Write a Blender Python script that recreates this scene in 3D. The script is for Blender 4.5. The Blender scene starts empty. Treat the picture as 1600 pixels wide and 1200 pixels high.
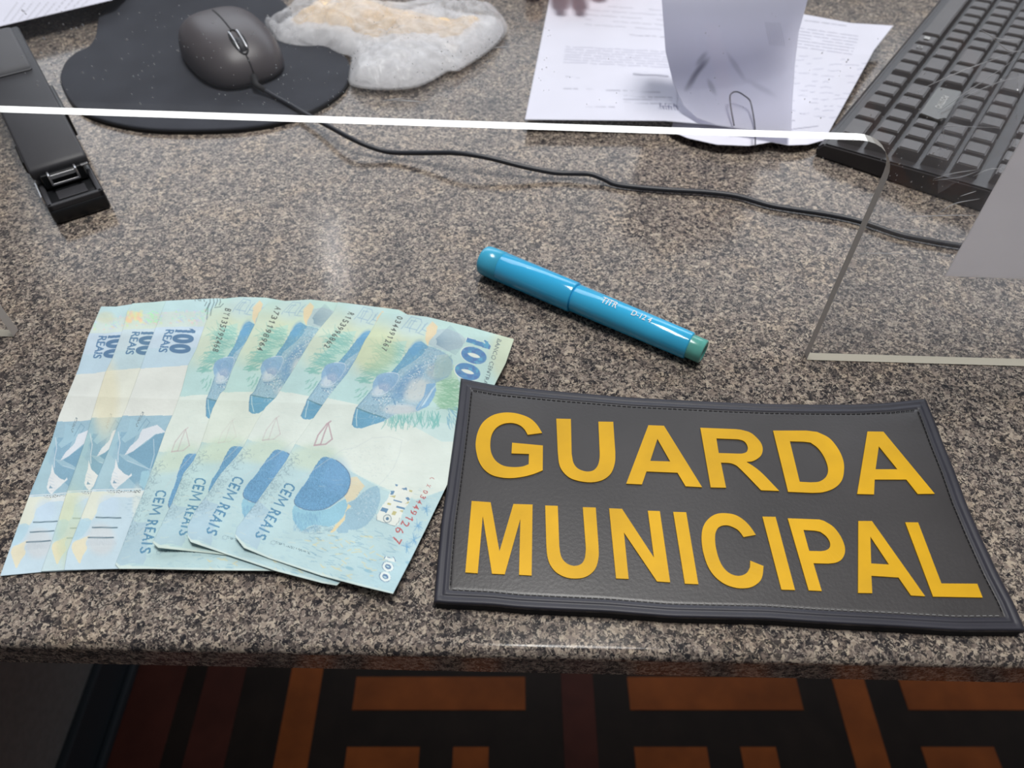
import bpy, bmesh, math, random
import numpy as np
from mathutils import Vector, Matrix, noise

random.seed(7)
RNG = np.random.RandomState(11)
SC = bpy.context.scene
COL = SC.collection

# ------------------------------------------------------------------ camera
F = 1156.0
HOR = 1342.0
TH = math.atan(HOR / F)
CAMH = 0.28
FW = np.array([0, math.cos(TH), -math.sin(TH)])
UPV = np.array([0, math.sin(TH), math.cos(TH)])
CAM = np.array([0.0, 0.0, CAMH])

cd = bpy.data.cameras.new('camera')
cam = bpy.data.objects.new('camera', cd)
COL.objects.link(cam)
cam.location = (0, 0, CAMH)
cam.rotation_euler = (math.pi / 2 - TH, 0, 0)
cd.sensor_width = 36.0
cd.lens = F / 1600 * 36.0
cd.clip_start = 0.01
cd.dof.use_dof = True
cd.dof.focus_distance = 0.335
cd.dof.aperture_fstop = 12.0
SC.camera = cam

# ------------------------------------------------------------------ light and exposure
SC.view_settings.view_transform = 'Standard'
SC.view_settings.look = 'None'
SC.view_settings.exposure = 0.0
SC.view_settings.gamma = 1.0
SC.view_settings.use_curve_mapping = False
SC.cycles.max_bounces = 8
SC.cycles.transparent_max_bounces = 16
SC.cycles.caustics_reflective = False
SC.cycles.caustics_refractive = False
SC.cycles.sample_clamp_indirect = 4.0

w = bpy.data.worlds.new('room_light')
SC.world = w
w.use_nodes = True
bg = w.node_tree.nodes['Background']
bg.inputs[0].default_value = (0.92, 0.93, 1.0, 1)
bg.inputs[1].default_value = 0.13


def area(name, loc, target, sx, sy, watts, color=(1, 1, 1)):
    l = bpy.data.lights.new(name, 'AREA')
    l.shape = 'RECTANGLE'
    l.size = sx
    l.size_y = sy
    l.energy = watts
    l.color = color
    o = bpy.data.objects.new(name, l)
    COL.objects.link(o)
    o.location = loc
    d = Vector(target) - Vector(loc)
    o.rotation_euler = d.to_track_quat('-Z', 'Y').to_euler()
    return o


area('ceiling_panel_light', (0.25, 0.42, 2.2), (0.1, 0.38, 0), 1.0, 0.5, 42, (1.0, 0.97, 0.93))
area('back_fill_light', (0.2, 3.0, 1.75), (0, 0.3, 0), 5.2, 1.3, 66, (0.88, 0.93, 1.0))  # added broad light beyond the counter, brightens the slot edges from behind
lt = area('ceiling_tube_light', (-0.845, 2.76, 2.0), (-0.845, 2.76, 0), 0.012, 0.5, 2.6, (1, 0.97, 0.95))
lt.rotation_euler = (0, 0, math.radians(11))
area('ceiling_spot_light', (0.035, 0.30, 2.2), (0.035, 0.30, 0), 0.16, 0.07, 6.0, (0.95, 1.0, 1.0))


# ------------------------------------------------------------------ helpers
def ray(x, y):
    return FW * F + np.array([1, 0, 0]) * (x - 800) + UPV * (600 - y)


def P(x, y, z=0.0):
    d = ray(x, y)
    return CAM + d * ((z - CAMH) / d[2])


A0 = P(1260, 563)
A1 = P(22, 527)
PN = np.cross(A0 - A1, [0, 0, 1.0])
PN /= np.linalg.norm(PN)
if PN[1] > 0:
    PN = -PN
PD = (A0 - A1) / np.linalg.norm(A0 - A1)


def V(x, y):
    d = ray(x, y)
    return CAM + d * (np.dot(A0 - CAM, PN) / np.dot(d, PN))


def project(pts):
    q = np.asarray(pts) - CAM
    u = q[..., 0]
    dpt = q @ FW
    v = q @ UPV
    return 800 + F * u / dpt, 600 - F * v / dpt


def lin1(c):
    c = c / 255.0
    return c / 12.92 if c <= 0.04045 else ((c + 0.055) / 1.055) ** 2.4


def L(r, g, b, k=1.0):
    return (lin1(r) * k, lin1(g) * k, lin1(b) * k)


def mat(name, color, rough=0.5, metal=0.0, spec=0.5, bump=0.0, bscale=200.0, var=0.0, vscale=60.0, coat=0.0, sheen=0.0, attr=None, sss=0.0, trans=0.0):
    m = bpy.data.materials.new(name)
    m.use_nodes = True
    nt = m.node_tree
    b = nt.nodes['Principled BSDF']
    b.inputs['Roughness'].default_value = rough
    b.inputs['Metallic'].default_value = metal
    b.inputs['Specular IOR Level'].default_value = spec
    b.inputs['Coat Weight'].default_value = coat
    b.inputs['Sheen Weight'].default_value = sheen
    if sss:
        b.inputs['Subsurface Weight'].default_value = sss
        b.inputs['Subsurface Radius'].default_value = (0.01, 0.004, 0.002)
        b.inputs['Subsurface Scale'].default_value = 0.3
    tc = nt.nodes.new('ShaderNodeTexCoord')
    base = None
    if attr:
        a = nt.nodes.new('ShaderNodeAttribute')
        a.attribute_name = attr
        base = a.outputs['Color']
    if var > 0 or attr:
        n = nt.nodes.new('ShaderNodeTexNoise')
        n.inputs['Scale'].default_value = vscale
        n.inputs['Detail'].default_value = 5
        nt.links.new(tc.outputs['Object'], n.inputs['Vector'])
        mr = nt.nodes.new('ShaderNodeMapRange')
        mr.inputs['From Min'].default_value = 0.3
        mr.inputs['From Max'].default_value = 0.7
        mr.inputs['To Min'].default_value = 1 - var
        mr.inputs['To Max'].default_value = 1 + var
        nt.links.new(n.outputs['Fac'], mr.inputs['Value'])
        vm = nt.nodes.new('ShaderNodeVectorMath')
        vm.operation = 'SCALE'
        if base is None:
            vm.inputs[0].default_value = color
        else:
            nt.links.new(base, vm.inputs[0])
        nt.links.new(mr.outputs[0], vm.inputs['Scale'])
        nt.links.new(vm.outputs[0], b.inputs['Base Color'])
    else:
        b.inputs['Base Color'].default_value = (*color, 1)
    if bump > 0:
        n2 = nt.nodes.new('ShaderNodeTexNoise')
        n2.inputs['Scale'].default_value = bscale
        n2.inputs['Detail'].default_value = 4
        nt.links.new(tc.outputs['Object'], n2.inputs['Vector'])
        bp = nt.nodes.new('ShaderNodeBump')
        bp.inputs['Strength'].default_value = bump
        bp.inputs['Distance'].default_value = 0.001
        nt.links.new(n2.outputs['Fac'], bp.inputs['Height'])
        nt.links.new(bp.outputs[0], b.inputs['Normal'])
    if trans > 0:
        tl = nt.nodes.new('ShaderNodeBsdfTranslucent')
        src = b.inputs['Base Color']
        if src.is_linked:
            nt.links.new(src.links[0].from_socket, tl.inputs[0])
        else:
            tl.inputs[0].default_value = src.default_value
        ms_ = nt.nodes.new('ShaderNodeMixShader')
        ms_.inputs[0].default_value = trans
        nt.links.new(b.outputs[0], ms_.inputs[1])
        nt.links.new(tl.outputs[0], ms_.inputs[2])
        nt.links.new(ms_.outputs[0], nt.nodes['Material Output'].inputs[0])
    return m


def link(name, me, mats=None, parent=None):
    o = bpy.data.objects.new(name, me)
    COL.objects.link(o)
    if mats is not None:
        for m in (mats if isinstance(mats, (list, tuple)) else [mats]):
            me.materials.append(m)
    if parent is not None:
        o.parent = parent
        o.matrix_parent_inverse = parent.matrix_basis.inverted()
    return o


def tag(o, label=None, cat=None, group=None, kind=None):
    if label: o['label'] = label
    if cat: o['category'] = cat
    if group: o['group'] = group
    if kind: o['kind'] = kind
    return o


def empty(name, loc, label=None, cat=None, group=None):
    o = bpy.data.objects.new(name, None)
    COL.objects.link(o)
    o.location = loc
    o.empty_display_size = 0.01
    return tag(o, label, cat, group)


def bm_obj(name, bm, mats, parent=None, smooth=False):
    bmesh.ops.recalc_face_normals(bm, faces=bm.faces[:])
    me = bpy.data.meshes.new(name)
    if smooth:
        for f in bm.faces: f.smooth = True
    bm.to_mesh(me)
    bm.free()
    return link(name, me, mats, parent)


def frame(origin, fwd):
    """matrix whose local +y is fwd (horizontal), +z up"""
    f = Vector((fwd[0], fwd[1], 0)).normalized()
    r = Vector((f.y, -f.x, 0))
    return Matrix(((r.x, f.x, 0, origin[0]), (r.y, f.y, 0, origin[1]), (0, 0, 1, origin[2]), (0, 0, 0, 1)))


def add_box(bm, x0, x1, y0, y1, z0, z1, bev=0.0, seg=2, M=None, mi=0, taper=None):
    b2 = bmesh.new()
    vs = [b2.verts.new((x, y, z)) for z in (z0, z1) for y in (y0, y1) for x in (x0, x1)]
    if taper:
        for v in vs[4:]:
            v.co.x = (v.co.x - (x0 + x1) / 2) * taper + (x0 + x1) / 2
            v.co.y = (v.co.y - (y0 + y1) / 2) * taper + (y0 + y1) / 2
    for idx in ((0, 2, 3, 1), (4, 5, 7, 6), (0, 1, 5, 4), (2, 6, 7, 3), (0, 4, 6, 2), (1, 3, 7, 5)):
        b2.faces.new([vs[i] for i in idx])
    if bev > 0:
        bmesh.ops.bevel(b2, geom=b2.edges[:], offset=bev, segments=seg, profile=0.5, affect='EDGES')
    merge(bm, b2, M, mi)


def merge(bm, b2, M=None, mi=0, smooth=False):
    vm = {}
    for v in b2.verts:
        vm[v] = bm.verts.new(M @ v.co if M is not None else v.co)
    for f in b2.faces:
        try:
            nf = bm.faces.new([vm[v] for v in f.verts])
            nf.material_index = mi
            nf.smooth = smooth or f.smooth
        except ValueError:
            pass
    b2.free()


def tube(bm, pts, r, seg=10, mi=0, close=True):
    pts = [Vector(p) for p in pts]
    n = len(pts)
    rs = r if isinstance(r, (list, tuple)) else [r] * n
    rings = []
    up = Vector((0, 0, 1))
    for i, p in enumerate(pts):
        t = (pts[min(i + 1, n - 1)] - pts[max(i - 1, 0)]).normalized()
        a = t.cross(up)
        if a.length < 1e-4: a = t.cross(Vector((1, 0, 0)))
        a.normalize()
        b = a.cross(t).normalized()
        rings.append([bm.verts.new(p + (a * math.cos(k * 2 * math.pi / seg) + b * math.sin(k * 2 * math.pi / seg)) * rs[i]) for k in range(seg)])
    for i in range(n - 1):
        for k in range(seg):
            f = bm.faces.new((rings[i][k], rings[i][(k + 1) % seg], rings[i + 1][(k + 1) % seg], rings[i + 1][k]))
            f.smooth = True
            f.material_index = mi
    if close:
        bm.faces.new(rings[0][::-1]).material_index = mi
        bm.faces.new(rings[-1]).material_index = mi


def lathe(bm, prof, p0, d, seg=48, mi=0):
    """prof: list of (distance along d, radius)"""
    p0 = Vector(p0)
    d = Vector(d).normalized()
    a = d.cross(Vector((0, 0, 1))).normalized()
    b = a.cross(d).normalized()
    rings = []
    for s, r in prof:
        rings.append([bm.verts.new(p0 + d * s + (a * math.cos(k * 2 * math.pi / seg) + b * math.sin(k * 2 * math.pi / seg)) * max(r, 1e-5)) for k in range(seg)])
    for i in range(len(rings) - 1):
        for k in range(seg):
            f = bm.faces.new((rings[i][k], rings[i][(k + 1) % seg], rings[i + 1][(k + 1) % seg], rings[i + 1][k]))
            f.smooth = True
            f.material_index = mi
    return rings


def catmull(pts, n=8, closed=False):
    pts = [np.array(p, float) for p in pts]
    m = len(pts)
    out = []
    rng = range(m) if closed else range(m - 1)
    for i in rng:
        p0 = pts[(i - 1) % m] if closed or i > 0 else pts[0] * 2 - pts[1]
        p1 = pts[i]
        p2 = pts[(i + 1) % m]
        p3 = pts[(i + 2) % m] if closed or i + 2 < m else pts[-1] * 2 - pts[-2]
        for k in range(n):
            t = k / n
            out.append(0.5 * ((2 * p1) + (-p0 + p2) * t + (2 * p0 - 5 * p1 + 4 * p2 - p3) * t * t + (-p0 + 3 * p1 - 3 * p2 + p3) * t ** 3))
    if not closed: out.append(pts[-1])
    return out


# ------------------------------------------------------------------ text triangles and painting
_tc = {}


def text_tris(s, bold=0.0):
    key = (s, bold)
    if key in _tc: return _tc[key]
    cu = bpy.data.curves.new('t', 'FONT')
    cu.body = s
    cu.offset = bold
    cu.resolution_u = 3
    o = bpy.data.objects.new('t', cu)
    COL.objects.link(o)
    bpy.context.view_layer.update()
    me = o.evaluated_get(bpy.context.evaluated_depsgraph_get()).to_mesh()
    me.calc_loop_triangles()
    co = np.array([v.co[:2] for v in me.vertices])
    tr = np.array([t.vertices[:] for t in me.loop_triangles])
    o.evaluated_get(bpy.context.evaluated_depsgraph_get()).to_mesh_clear()
    bpy.data.objects.remove(o)
    bpy.data.curves.remove(cu)
    mn = co.min(0)
    mx = co.max(0)
    co = (co - mn) / (mx - mn)
    _tc[key] = (co, tr)
    return co, tr


def pip(px, py, poly):
    inside = np.zeros(px.shape, bool)
    n = len(poly)
    j = n - 1
    for i in range(n):
        xi, yi = poly[i][0], poly[i][1]
        xj, yj = poly[j][0], poly[j][1]
        if yi != yj:
            c = ((yi > py) != (yj > py)) & (px < (xj - xi) * (py - yi) / (yj - yi) + xi)
            inside ^= c
        j = i
    return inside


class Canvas:
    def __init__(s, X, Y, base):
        s.X = X.ravel()
        s.Y = Y.ravel()
        s.C = np.tile(np.array(base, float), (s.X.size, 1))

    def _idx(s, x0, x1, y0, y1):
        return np.nonzero((s.X >= x0) & (s.X <= x1) & (s.Y >= y0) & (s.Y <= y1))[0]

    def _mix(s, idx, col, a, nz=0.0):
        if idx.size == 0: return
        a = np.asarray(a)
        if a.ndim == 0: a = np.full(idx.size, float(a))
        col = np.array(col)[None, :]
        if nz:
            col = col * (1 + nz * RNG.uniform(-1, 1, (idx.size, 1)))
        s.C[idx] = s.C[idx] * (1 - a[:, None]) + col * a[:, None]

    def poly(s, pts, col, a=1.0, nz=0.0, zo=None):
        if zo: pts = [(zo[0] + p[0] / zo[2], zo[1] + p[1] / zo[2]) for p in pts]
        q = np.array(pts)
        idx = s._idx(q[:, 0].min(), q[:, 0].max(), q[:, 1].min(), q[:, 1].max())
        if idx.size == 0: return
        m = pip(s.X[idx], s.Y[idx], pts)
        s._mix(idx[m], col, a, nz)

    def blob(s, c, rx, ry, col, a=1.0, ang=0.0, soft=1.0):
        R = max(rx, ry) * 1.6
        idx = s._idx(c[0] - R, c[0] + R, c[1] - R, c[1] + R)
        dx = s.X[idx] - c[0]
        dy = s.Y[idx] - c[1]
        u = (dx * math.cos(ang) + dy * math.sin(ang)) / rx
        v = (-dx * math.sin(ang) + dy * math.cos(ang)) / ry
        d = np.sqrt(u * u + v * v)
        k = np.clip((1 + soft * .5 - d) / max(soft, 0.02), 0, 1)
        k = k * k * (3 - 2 * k)
        s._mix(idx, col, a * k)

    def line(s, pts, wd, col, a=1.0, zo=None):
        if zo: pts = [(zo[0] + p[0] / zo[2], zo[1] + p[1] / zo[2]) for p in pts]
        for (x0, y0), (x1, y1) in zip(pts[:-1], pts[1:]):
            idx = s._idx(min(x0, x1) - wd, max(x0, x1) + wd, min(y0, y1) - wd, max(y0, y1) + wd)
            if idx.size == 0: continue
            px = s.X[idx] - x0
            py = s.Y[idx] - y0
            dx, dy = x1 - x0, y1 - y0
            t = np.clip((px * dx + py * dy) / (dx * dx + dy * dy + 1e-9), 0, 1)
            d = np.hypot(px - t * dx, py - t * dy)
            k = np.clip((wd / 2 + 0.35 - d) / 0.7, 0, 1)
            s._mix(idx, col, a * k)

    def one(s, o, dv, hv, col, st=.46):
        o, dv, hv = (np.array(k, float) for k in (o, dv, hv))
        m = lambda x, y: tuple(o + dv * x + hv * y)
        s.poly([m(1 - st, 0), m(1, 0), m(1, 1), m(1 - st * .8, 1), m(0, .80), m(0, .64), m(1 - st, .76)], col)

    def hundred(s, o, dv, hv, col, wd):
        o, dv, hv = (np.array(k, float) for k in (o, dv, hv))
        s.one(o, dv * .17, hv, col, .62)
        half = wd / 2 / np.linalg.norm(dv)
        hh = wd / 2 / np.linalg.norm(hv)
        for c0 in (.41, .81):
            ring = [tuple(o + dv * (c0 + (.185 - half) * math.cos(a)) + hv * (.5 + (.52 - hh) * math.sin(a))) for a in np.linspace(0, 2 * math.pi, 30)]
            s.line(ring, wd, col)

    def text(s, st, o, dv, hv, col, bold=0.0, a=1.0, mirror=False):
        co, tr = text_tris(st, bold)
        o = np.array(o, float)
        dv = np.array(dv, float)
        hv = np.array(hv, float)
        p = o + co[:, :1] * dv + co[:, 1:] * hv
        x0, y0 = p.min(0)
        x1, y1 = p.max(0)
        idx = s._idx(x0, x1, y0, y1)
        if idx.size == 0: return
        px = s.X[idx]
        py = s.Y[idx]
        hit = np.zeros(idx.size, bool)
        for t in tr:
            a0, b0, c0 = p[t[0]], p[t[1]], p[t[2]]
            m = (px >= min(a0[0], b0[0], c0[0])) & (px <= max(a0[0], b0[0], c0[0])) & (py >= min(a0[1], b0[1], c0[1])) & (py <= max(a0[1], b0[1], c0[1]))
            if not m.any(): continue
            k = np.nonzero(m)[0]
            X, Y = px[k], py[k]
            e1 = (b0[0] - a0[0]) * (Y - a0[1]) - (b0[1] - a0[1]) * (X - a0[0])
            e2 = (c0[0] - b0[0]) * (Y - b0[1]) - (c0[1] - b0[1]) * (X - b0[0])
            e3 = (a0[0] - c0[0]) * (Y - c0[1]) - (a0[1] - c0[1]) * (X - c0[0])
            ins = ((e1 >= 0) & (e2 >= 0) & (e3 >= 0)) | ((e1 <= 0) & (e2 <= 0) & (e3 <= 0))
            hit[k[ins]] = True
        s._mix(idx[hit], col, a)


def resample(poly, n):
    p = np.array(poly, float)
    d = np.r_[0, np.cumsum(np.linalg.norm(np.diff(p, axis=0), axis=1))]
    t = np.linspace(0, d[-1], n)
    return np.stack([np.interp(t, d, p[:, k]) for k in range(p.shape[1])], 1)


def sheet_grid(left, right, top, bot, nu, nv, z0=0.0):
    """Coons patch on the counter plane. returns (nv,nu,3) ground points"""
    g = lambda pl: [P(x, y, z0)[:2] for x, y in pl]
    Lf, Rt, Tp, Bt = resample(g(left), nv), resample(g(right), nv), resample(g(top), nu), resample(g(bot), nu)
    u = np.linspace(0, 1, nu)[None, :, None]
    v = np.linspace(0, 1, nv)[:, None, None]
    S = (1 - u) * Lf[:, None] + u * Rt[:, None] + (1 - v) * Tp[None] + v * Bt[None]
    c00, c10, c01, c11 = Tp[0], Tp[-1], Bt[0], Bt[-1]
    S -= (1 - u) * (1 - v) * c00 + u * (1 - v) * c10 + (1 - u) * v * c01 + u * v * c11
    return np.concatenate([S, np.full((nv, nu, 1), z0)], 2)


def raise_pts(G, z):
    """move points to height z along the sight line so the outline keeps its traced place"""
    k = (CAMH - z) / (CAMH - G[..., 2])
    return CAM + (G - CAM) * k[..., None]


def grid_mesh(name, pts, colors, mats, parent=None, thick=0.0002, edgecol=None):
    nv, nu = pts.shape[:2]
    idx = np.arange(nv * nu).reshape(nv, nu)
    q = np.stack([idx[:-1, :-1], idx[1:, :-1], idx[1:, 1:], idx[:-1, 1:]], -1).reshape(-1, 4)
    V0 = pts.reshape(-1, 3)
    border = np.r_[idx[0, :-1], idx[:-1, -1], idx[-1, ::-1][:-1], idx[::-1, 0][:-1]]
    nb = len(border)
    low = V0[border].copy()
    low[:, 2] -= thick
    base = len(V0)
    b2 = np.arange(nb) + base
    sk = np.stack([border, np.roll(border, -1), np.roll(b2, -1), b2], -1)
    Vv = np.r_[V0, low]
    Q = np.r_[q, sk]
    me = bpy.data.meshes.new(name)
    me.vertices.add(len(Vv))
    me.vertices.foreach_set('co', Vv.astype(np.float32).ravel())
    me.loops.add(len(Q) * 4)
    me.loops.foreach_set('vertex_index', Q.astype(np.int32).ravel())
    me.polygons.add(len(Q))
    me.polygons.foreach_set('loop_start', np.arange(0, len(Q) * 4, 4, dtype=np.int32))
    sm = np.ones(len(Q), bool)
    sm[len(q):] = False
    me.polygons.foreach_set('use_smooth', sm)
    me.update(calc_edges=True)
    if colors is not None:
        ca = me.color_attributes.new('ink', 'FLOAT_COLOR', 'POINT')
        c = np.r_[colors, colors[border] * 0.8 if edgecol is None else np.tile(np.array(edgecol), (nb, 1))]
        ca.data.foreach_set('color', np.c_[c, np.ones(len(c))].astype(np.float32).ravel())
    o = link(name, me, mats, parent)
    return o


# ------------------------------------------------------------------ materials
def granite():
    m = bpy.data.materials.new('speckled_granite')
    m.use_nodes = True
    nt = m.node_tree
    N = nt.nodes
    Lk = nt.links.new
    b = N['Principled BSDF']
    tc = N.new('ShaderNodeTexCoord')
    wob = N.new('ShaderNodeTexNoise')
    wob.inputs['Scale'].default_value = 430
    wob.inputs['Detail'].default_value = 3
    Lk(tc.outputs['Object'], wob.inputs['Vector'])
    sc = N.new('ShaderNodeVectorMath')
    sc.operation = 'MULTIPLY_ADD'
    Lk(wob.outputs['Color'], sc.inputs[0])
    sc.inputs[1].default_value = (0.0042, 0.0042, 0.0042)
    Lk(tc.outputs['Object'], sc.inputs[2])

    def vor(scale):
        v = N.new('ShaderNodeTexVoronoi')
        v.inputs['Scale'].default_value = scale
        Lk(sc.outputs[0], v.inputs['Vector'])
        s = N.new('ShaderNodeSeparateColor')
        Lk(v.outputs['Color'], s.inputs[0])
        return s.outputs[0], s.outputs[1]

    def ramp(fac, stops, const=True):
        r = N.new('ShaderNodeValToRGB')
        r.color_ramp.interpolation = 'CONSTANT' if const else 'LINEAR'
        e = r.color_ramp.elements
        while len(e) < len(stops): e.new(0.5)
        for k, (p, c) in enumerate(stops):
            e[k].position = p
            e[k].color = (*c, 1)
        Lk(fac, r.inputs[0])
        return r.outputs[0]
    def blend(fac, a, b_):
        m_ = N.new('ShaderNodeMix')
        m_.data_type = 'RGBA'
        Lk(fac, m_.inputs[0])
        Lk(a, m_.inputs[6])
        if isinstance(b_, tuple): m_.inputs[7].default_value = (*b_, 1)
        else: Lk(b_, m_.inputs[7])
        return m_.outputs[2]

    def gate(val, thr, op, amt):
        g_ = N.new('ShaderNodeMath')
        g_.operation = op
        g_.inputs[1].default_value = thr
        Lk(val, g_.inputs[0])
        h_ = N.new('ShaderNodeMath')
        h_.operation = 'MULTIPLY'
        h_.inputs[1].default_value = amt
        Lk(g_.outputs[0], h_.inputs[0])
        return h_.outputs[0]
    v1, v1b = vor(560)
    c1 = ramp(v1, [(0, L(66, 63, 63)), (0.14, L(104, 96, 91)), (0.38, L(132, 121, 112)), (0.66, L(160, 148, 134)), (0.90, L(184, 172, 154))])
    v2, v2b = vor(860)
    c1 = blend(gate(v2, 0.27, 'LESS_THAN', 0.82), c1, L(42, 42, 45))
    v5, v5b = vor(1500)
    c1 = blend(gate(v5, 0.83, 'GREATER_THAN', 0.6), c1, L(196, 186, 170))
    c1 = blend(gate(v5b, 0.14, 'LESS_THAN', 0.7), c1, L(34, 34, 38))
    # larger clouds of tone
    n3 = N.new('ShaderNodeTexNoise')
    n3.inputs['Scale'].default_value = 38
    n3.inputs['Detail'].default_value = 4
    Lk(tc.outputs['Object'], n3.inputs['Vector'])
    c3 = ramp(n3.outputs['Fac'], [(0.3, (0.80, 0.81, 0.83)), (0.5, (1.0, 1.0, 1.0)), (0.72, (1.12, 1.07, 0.99))], False)
    mul = N.new('ShaderNodeMix')
    mul.data_type = 'RGBA'
    mul.blend_type = 'MULTIPLY'
    mul.inputs[0].default_value = 1
    Lk(c1, mul.inputs[6])
    Lk(c3, mul.inputs[7])
    # rare black flecks
    v4, _ = vor(300)
    f4 = N.new('ShaderNodeMath')
    f4.operation = 'LESS_THAN'
    f4.inputs[1].default_value = 0.045
    Lk(v4, f4.inputs[0])
    m4 = N.new('ShaderNodeMix')
    m4.data_type = 'RGBA'
    sc4 = N.new('ShaderNodeMath')
    sc4.operation = 'MULTIPLY'
    sc4.inputs[1].default_value = 0.6
    Lk(f4.outputs[0], sc4.inputs[0])
    Lk(sc4.outputs[0], m4.inputs[0])
    Lk(mul.outputs[2], m4.inputs[6])
    m4.inputs[7].default_value = (*L(45, 45, 48), 1)
    g = N.new('ShaderNodeVectorMath')
    g.operation = 'MULTIPLY'
    g.inputs[1].default_value = (0.88, 0.865, 0.885)
    Lk(m4.outputs[2], g.inputs[0])
    Lk(g.outputs[0], b.inputs['Base Color'])
    b.inputs['Roughness'].default_value = 0.15
    b.inputs['Specular IOR Level'].default_value = 0.17
    return m


GRANITE = granite()
M_PATCH = mat('dark_grey_rubber', L(58, 56, 57), 0.38, spec=0.5, bump=0.08, bscale=700, var=0.2, vscale=22)
M_RIM = mat('black_rubber_rim', L(48, 48, 57), 0.45, spec=0.4, var=0.1)
M_STITCH_D = mat('black_thread', L(22, 22, 28), 0.8)
M_STITCH = mat('grey_thread', L(150, 150, 150), 0.7)
M_BACK = mat('black_fabric_backing', L(20, 20, 22), 0.95, bump=0.4, bscale=2500)
M_YEL = mat('yellow_rubber', L(216, 166, 4), 0.5, spec=0.3, var=0.10, vscale=45)
M_BLACK = mat('black_plastic', L(24, 25, 28), 0.35, spec=0.4)
M_BLACKM = mat('matte_black_plastic', L(54, 54, 58), 0.5, spec=0.35, var=0.06)
M_KEY = mat('black_keycap_plastic', L(78, 74, 74), 0.38, spec=0.5, var=0.06)
M_KBODY = mat('black_keyboard_shell', L(50, 48, 50), 0.4, spec=0.45)
M_PLATE = mat('glossy_key_plate', L(66, 64, 58), 0.25, spec=0.5)
M_CHROME = mat('polished_steel', L(225, 225, 228), 0.35, metal=1.0)
M_MOUSE = mat('dark_mouse_plastic', L(82, 77, 80), 0.42, spec=0.45, var=0.05)
M_PAD = mat('dark_cloth_mouse_pad', L(58, 60, 67), 0.8, spec=0.2, bump=0.3, bscale=3000, var=0.12, vscale=40)
M_RUB = mat('pad_rubber_edge', L(22, 22, 25), 0.75)
M_GRIP = mat('grey_rubber_grip', L(86, 86, 90), 0.7, var=0.05)
M_CABLE = mat('black_cable_rubber', L(34, 36, 44), 0.45)
M_BLUE = mat('cyan_marker_plastic', L(58, 178, 226), 0.13, spec=0.5, coat=0.3, sss=0.0)
M_BLUE2 = mat('cyan_cap_plastic', L(54, 172, 222), 0.14, spec=0.5, coat=0.3)
M_CAPEND = mat('translucent_blue_cap_end', L(66, 168, 205), 0.2, spec=0.5, var=0.08)
M_TEAL = mat('translucent_teal_plug', L(98, 176, 166), 0.2, spec=0.6, var=0.18, vscale=150)
M_WTXT = mat('white_print', L(225, 228, 228), 0.5)
M_NOTE = mat('banknote_paper', (1, 1, 1), 0.75, spec=0.2, bump=0.12, bscale=500, var=0.05, vscale=90, attr='ink')
M_PAPER = mat('office_paper', (1, 1, 1), 0.85, spec=0.15, var=0.015, vscale=40, attr='ink')
M_PAPERT = mat('thin_office_paper', (1, 1, 1), 0.85, spec=0.15, var=0.015, vscale=40, attr='ink', trans=0.52)
M_WHITE = mat('white_card', L(196, 193, 194), 0.8, var=0.02)
M_GREYCARD = mat('white_notice_paper', L(246, 243, 243), 0.7, var=0.015, trans=0.7)
M_SKIN = mat('skin', L(246, 190, 176), 0.5, var=0.10, vscale=90, sss=0.5)
M_NAIL = mat('fingernail', L(228, 185, 180), 0.3, spec=0.6)
M_SLEEVE = mat('dark_sleeve_cloth', L(40, 44, 58), 0.9)
M_WALL = mat('grey_plaster', L(132, 133, 132), 0.9, bump=0.5, bscale=400, var=0.08, vscale=120)
M_BASE = mat('dark_painted_baseboard', L(52, 60, 66), 0.5)
M_DARKW = mat('dark_parquet_wood', L(44, 34, 28), 0.5, var=0.25, vscale=30)
M_ORANGE = mat('orange_parquet_wood', L(172, 92, 38), 0.5, var=0.22, vscale=22)
M_REDW = mat('red_brown_parquet_wood', L(92, 46, 36), 0.5, var=0.22, vscale=22)
M_CLIP = mat('dark_wire', L(88, 88, 96), 0.35, metal=0.9)


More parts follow.
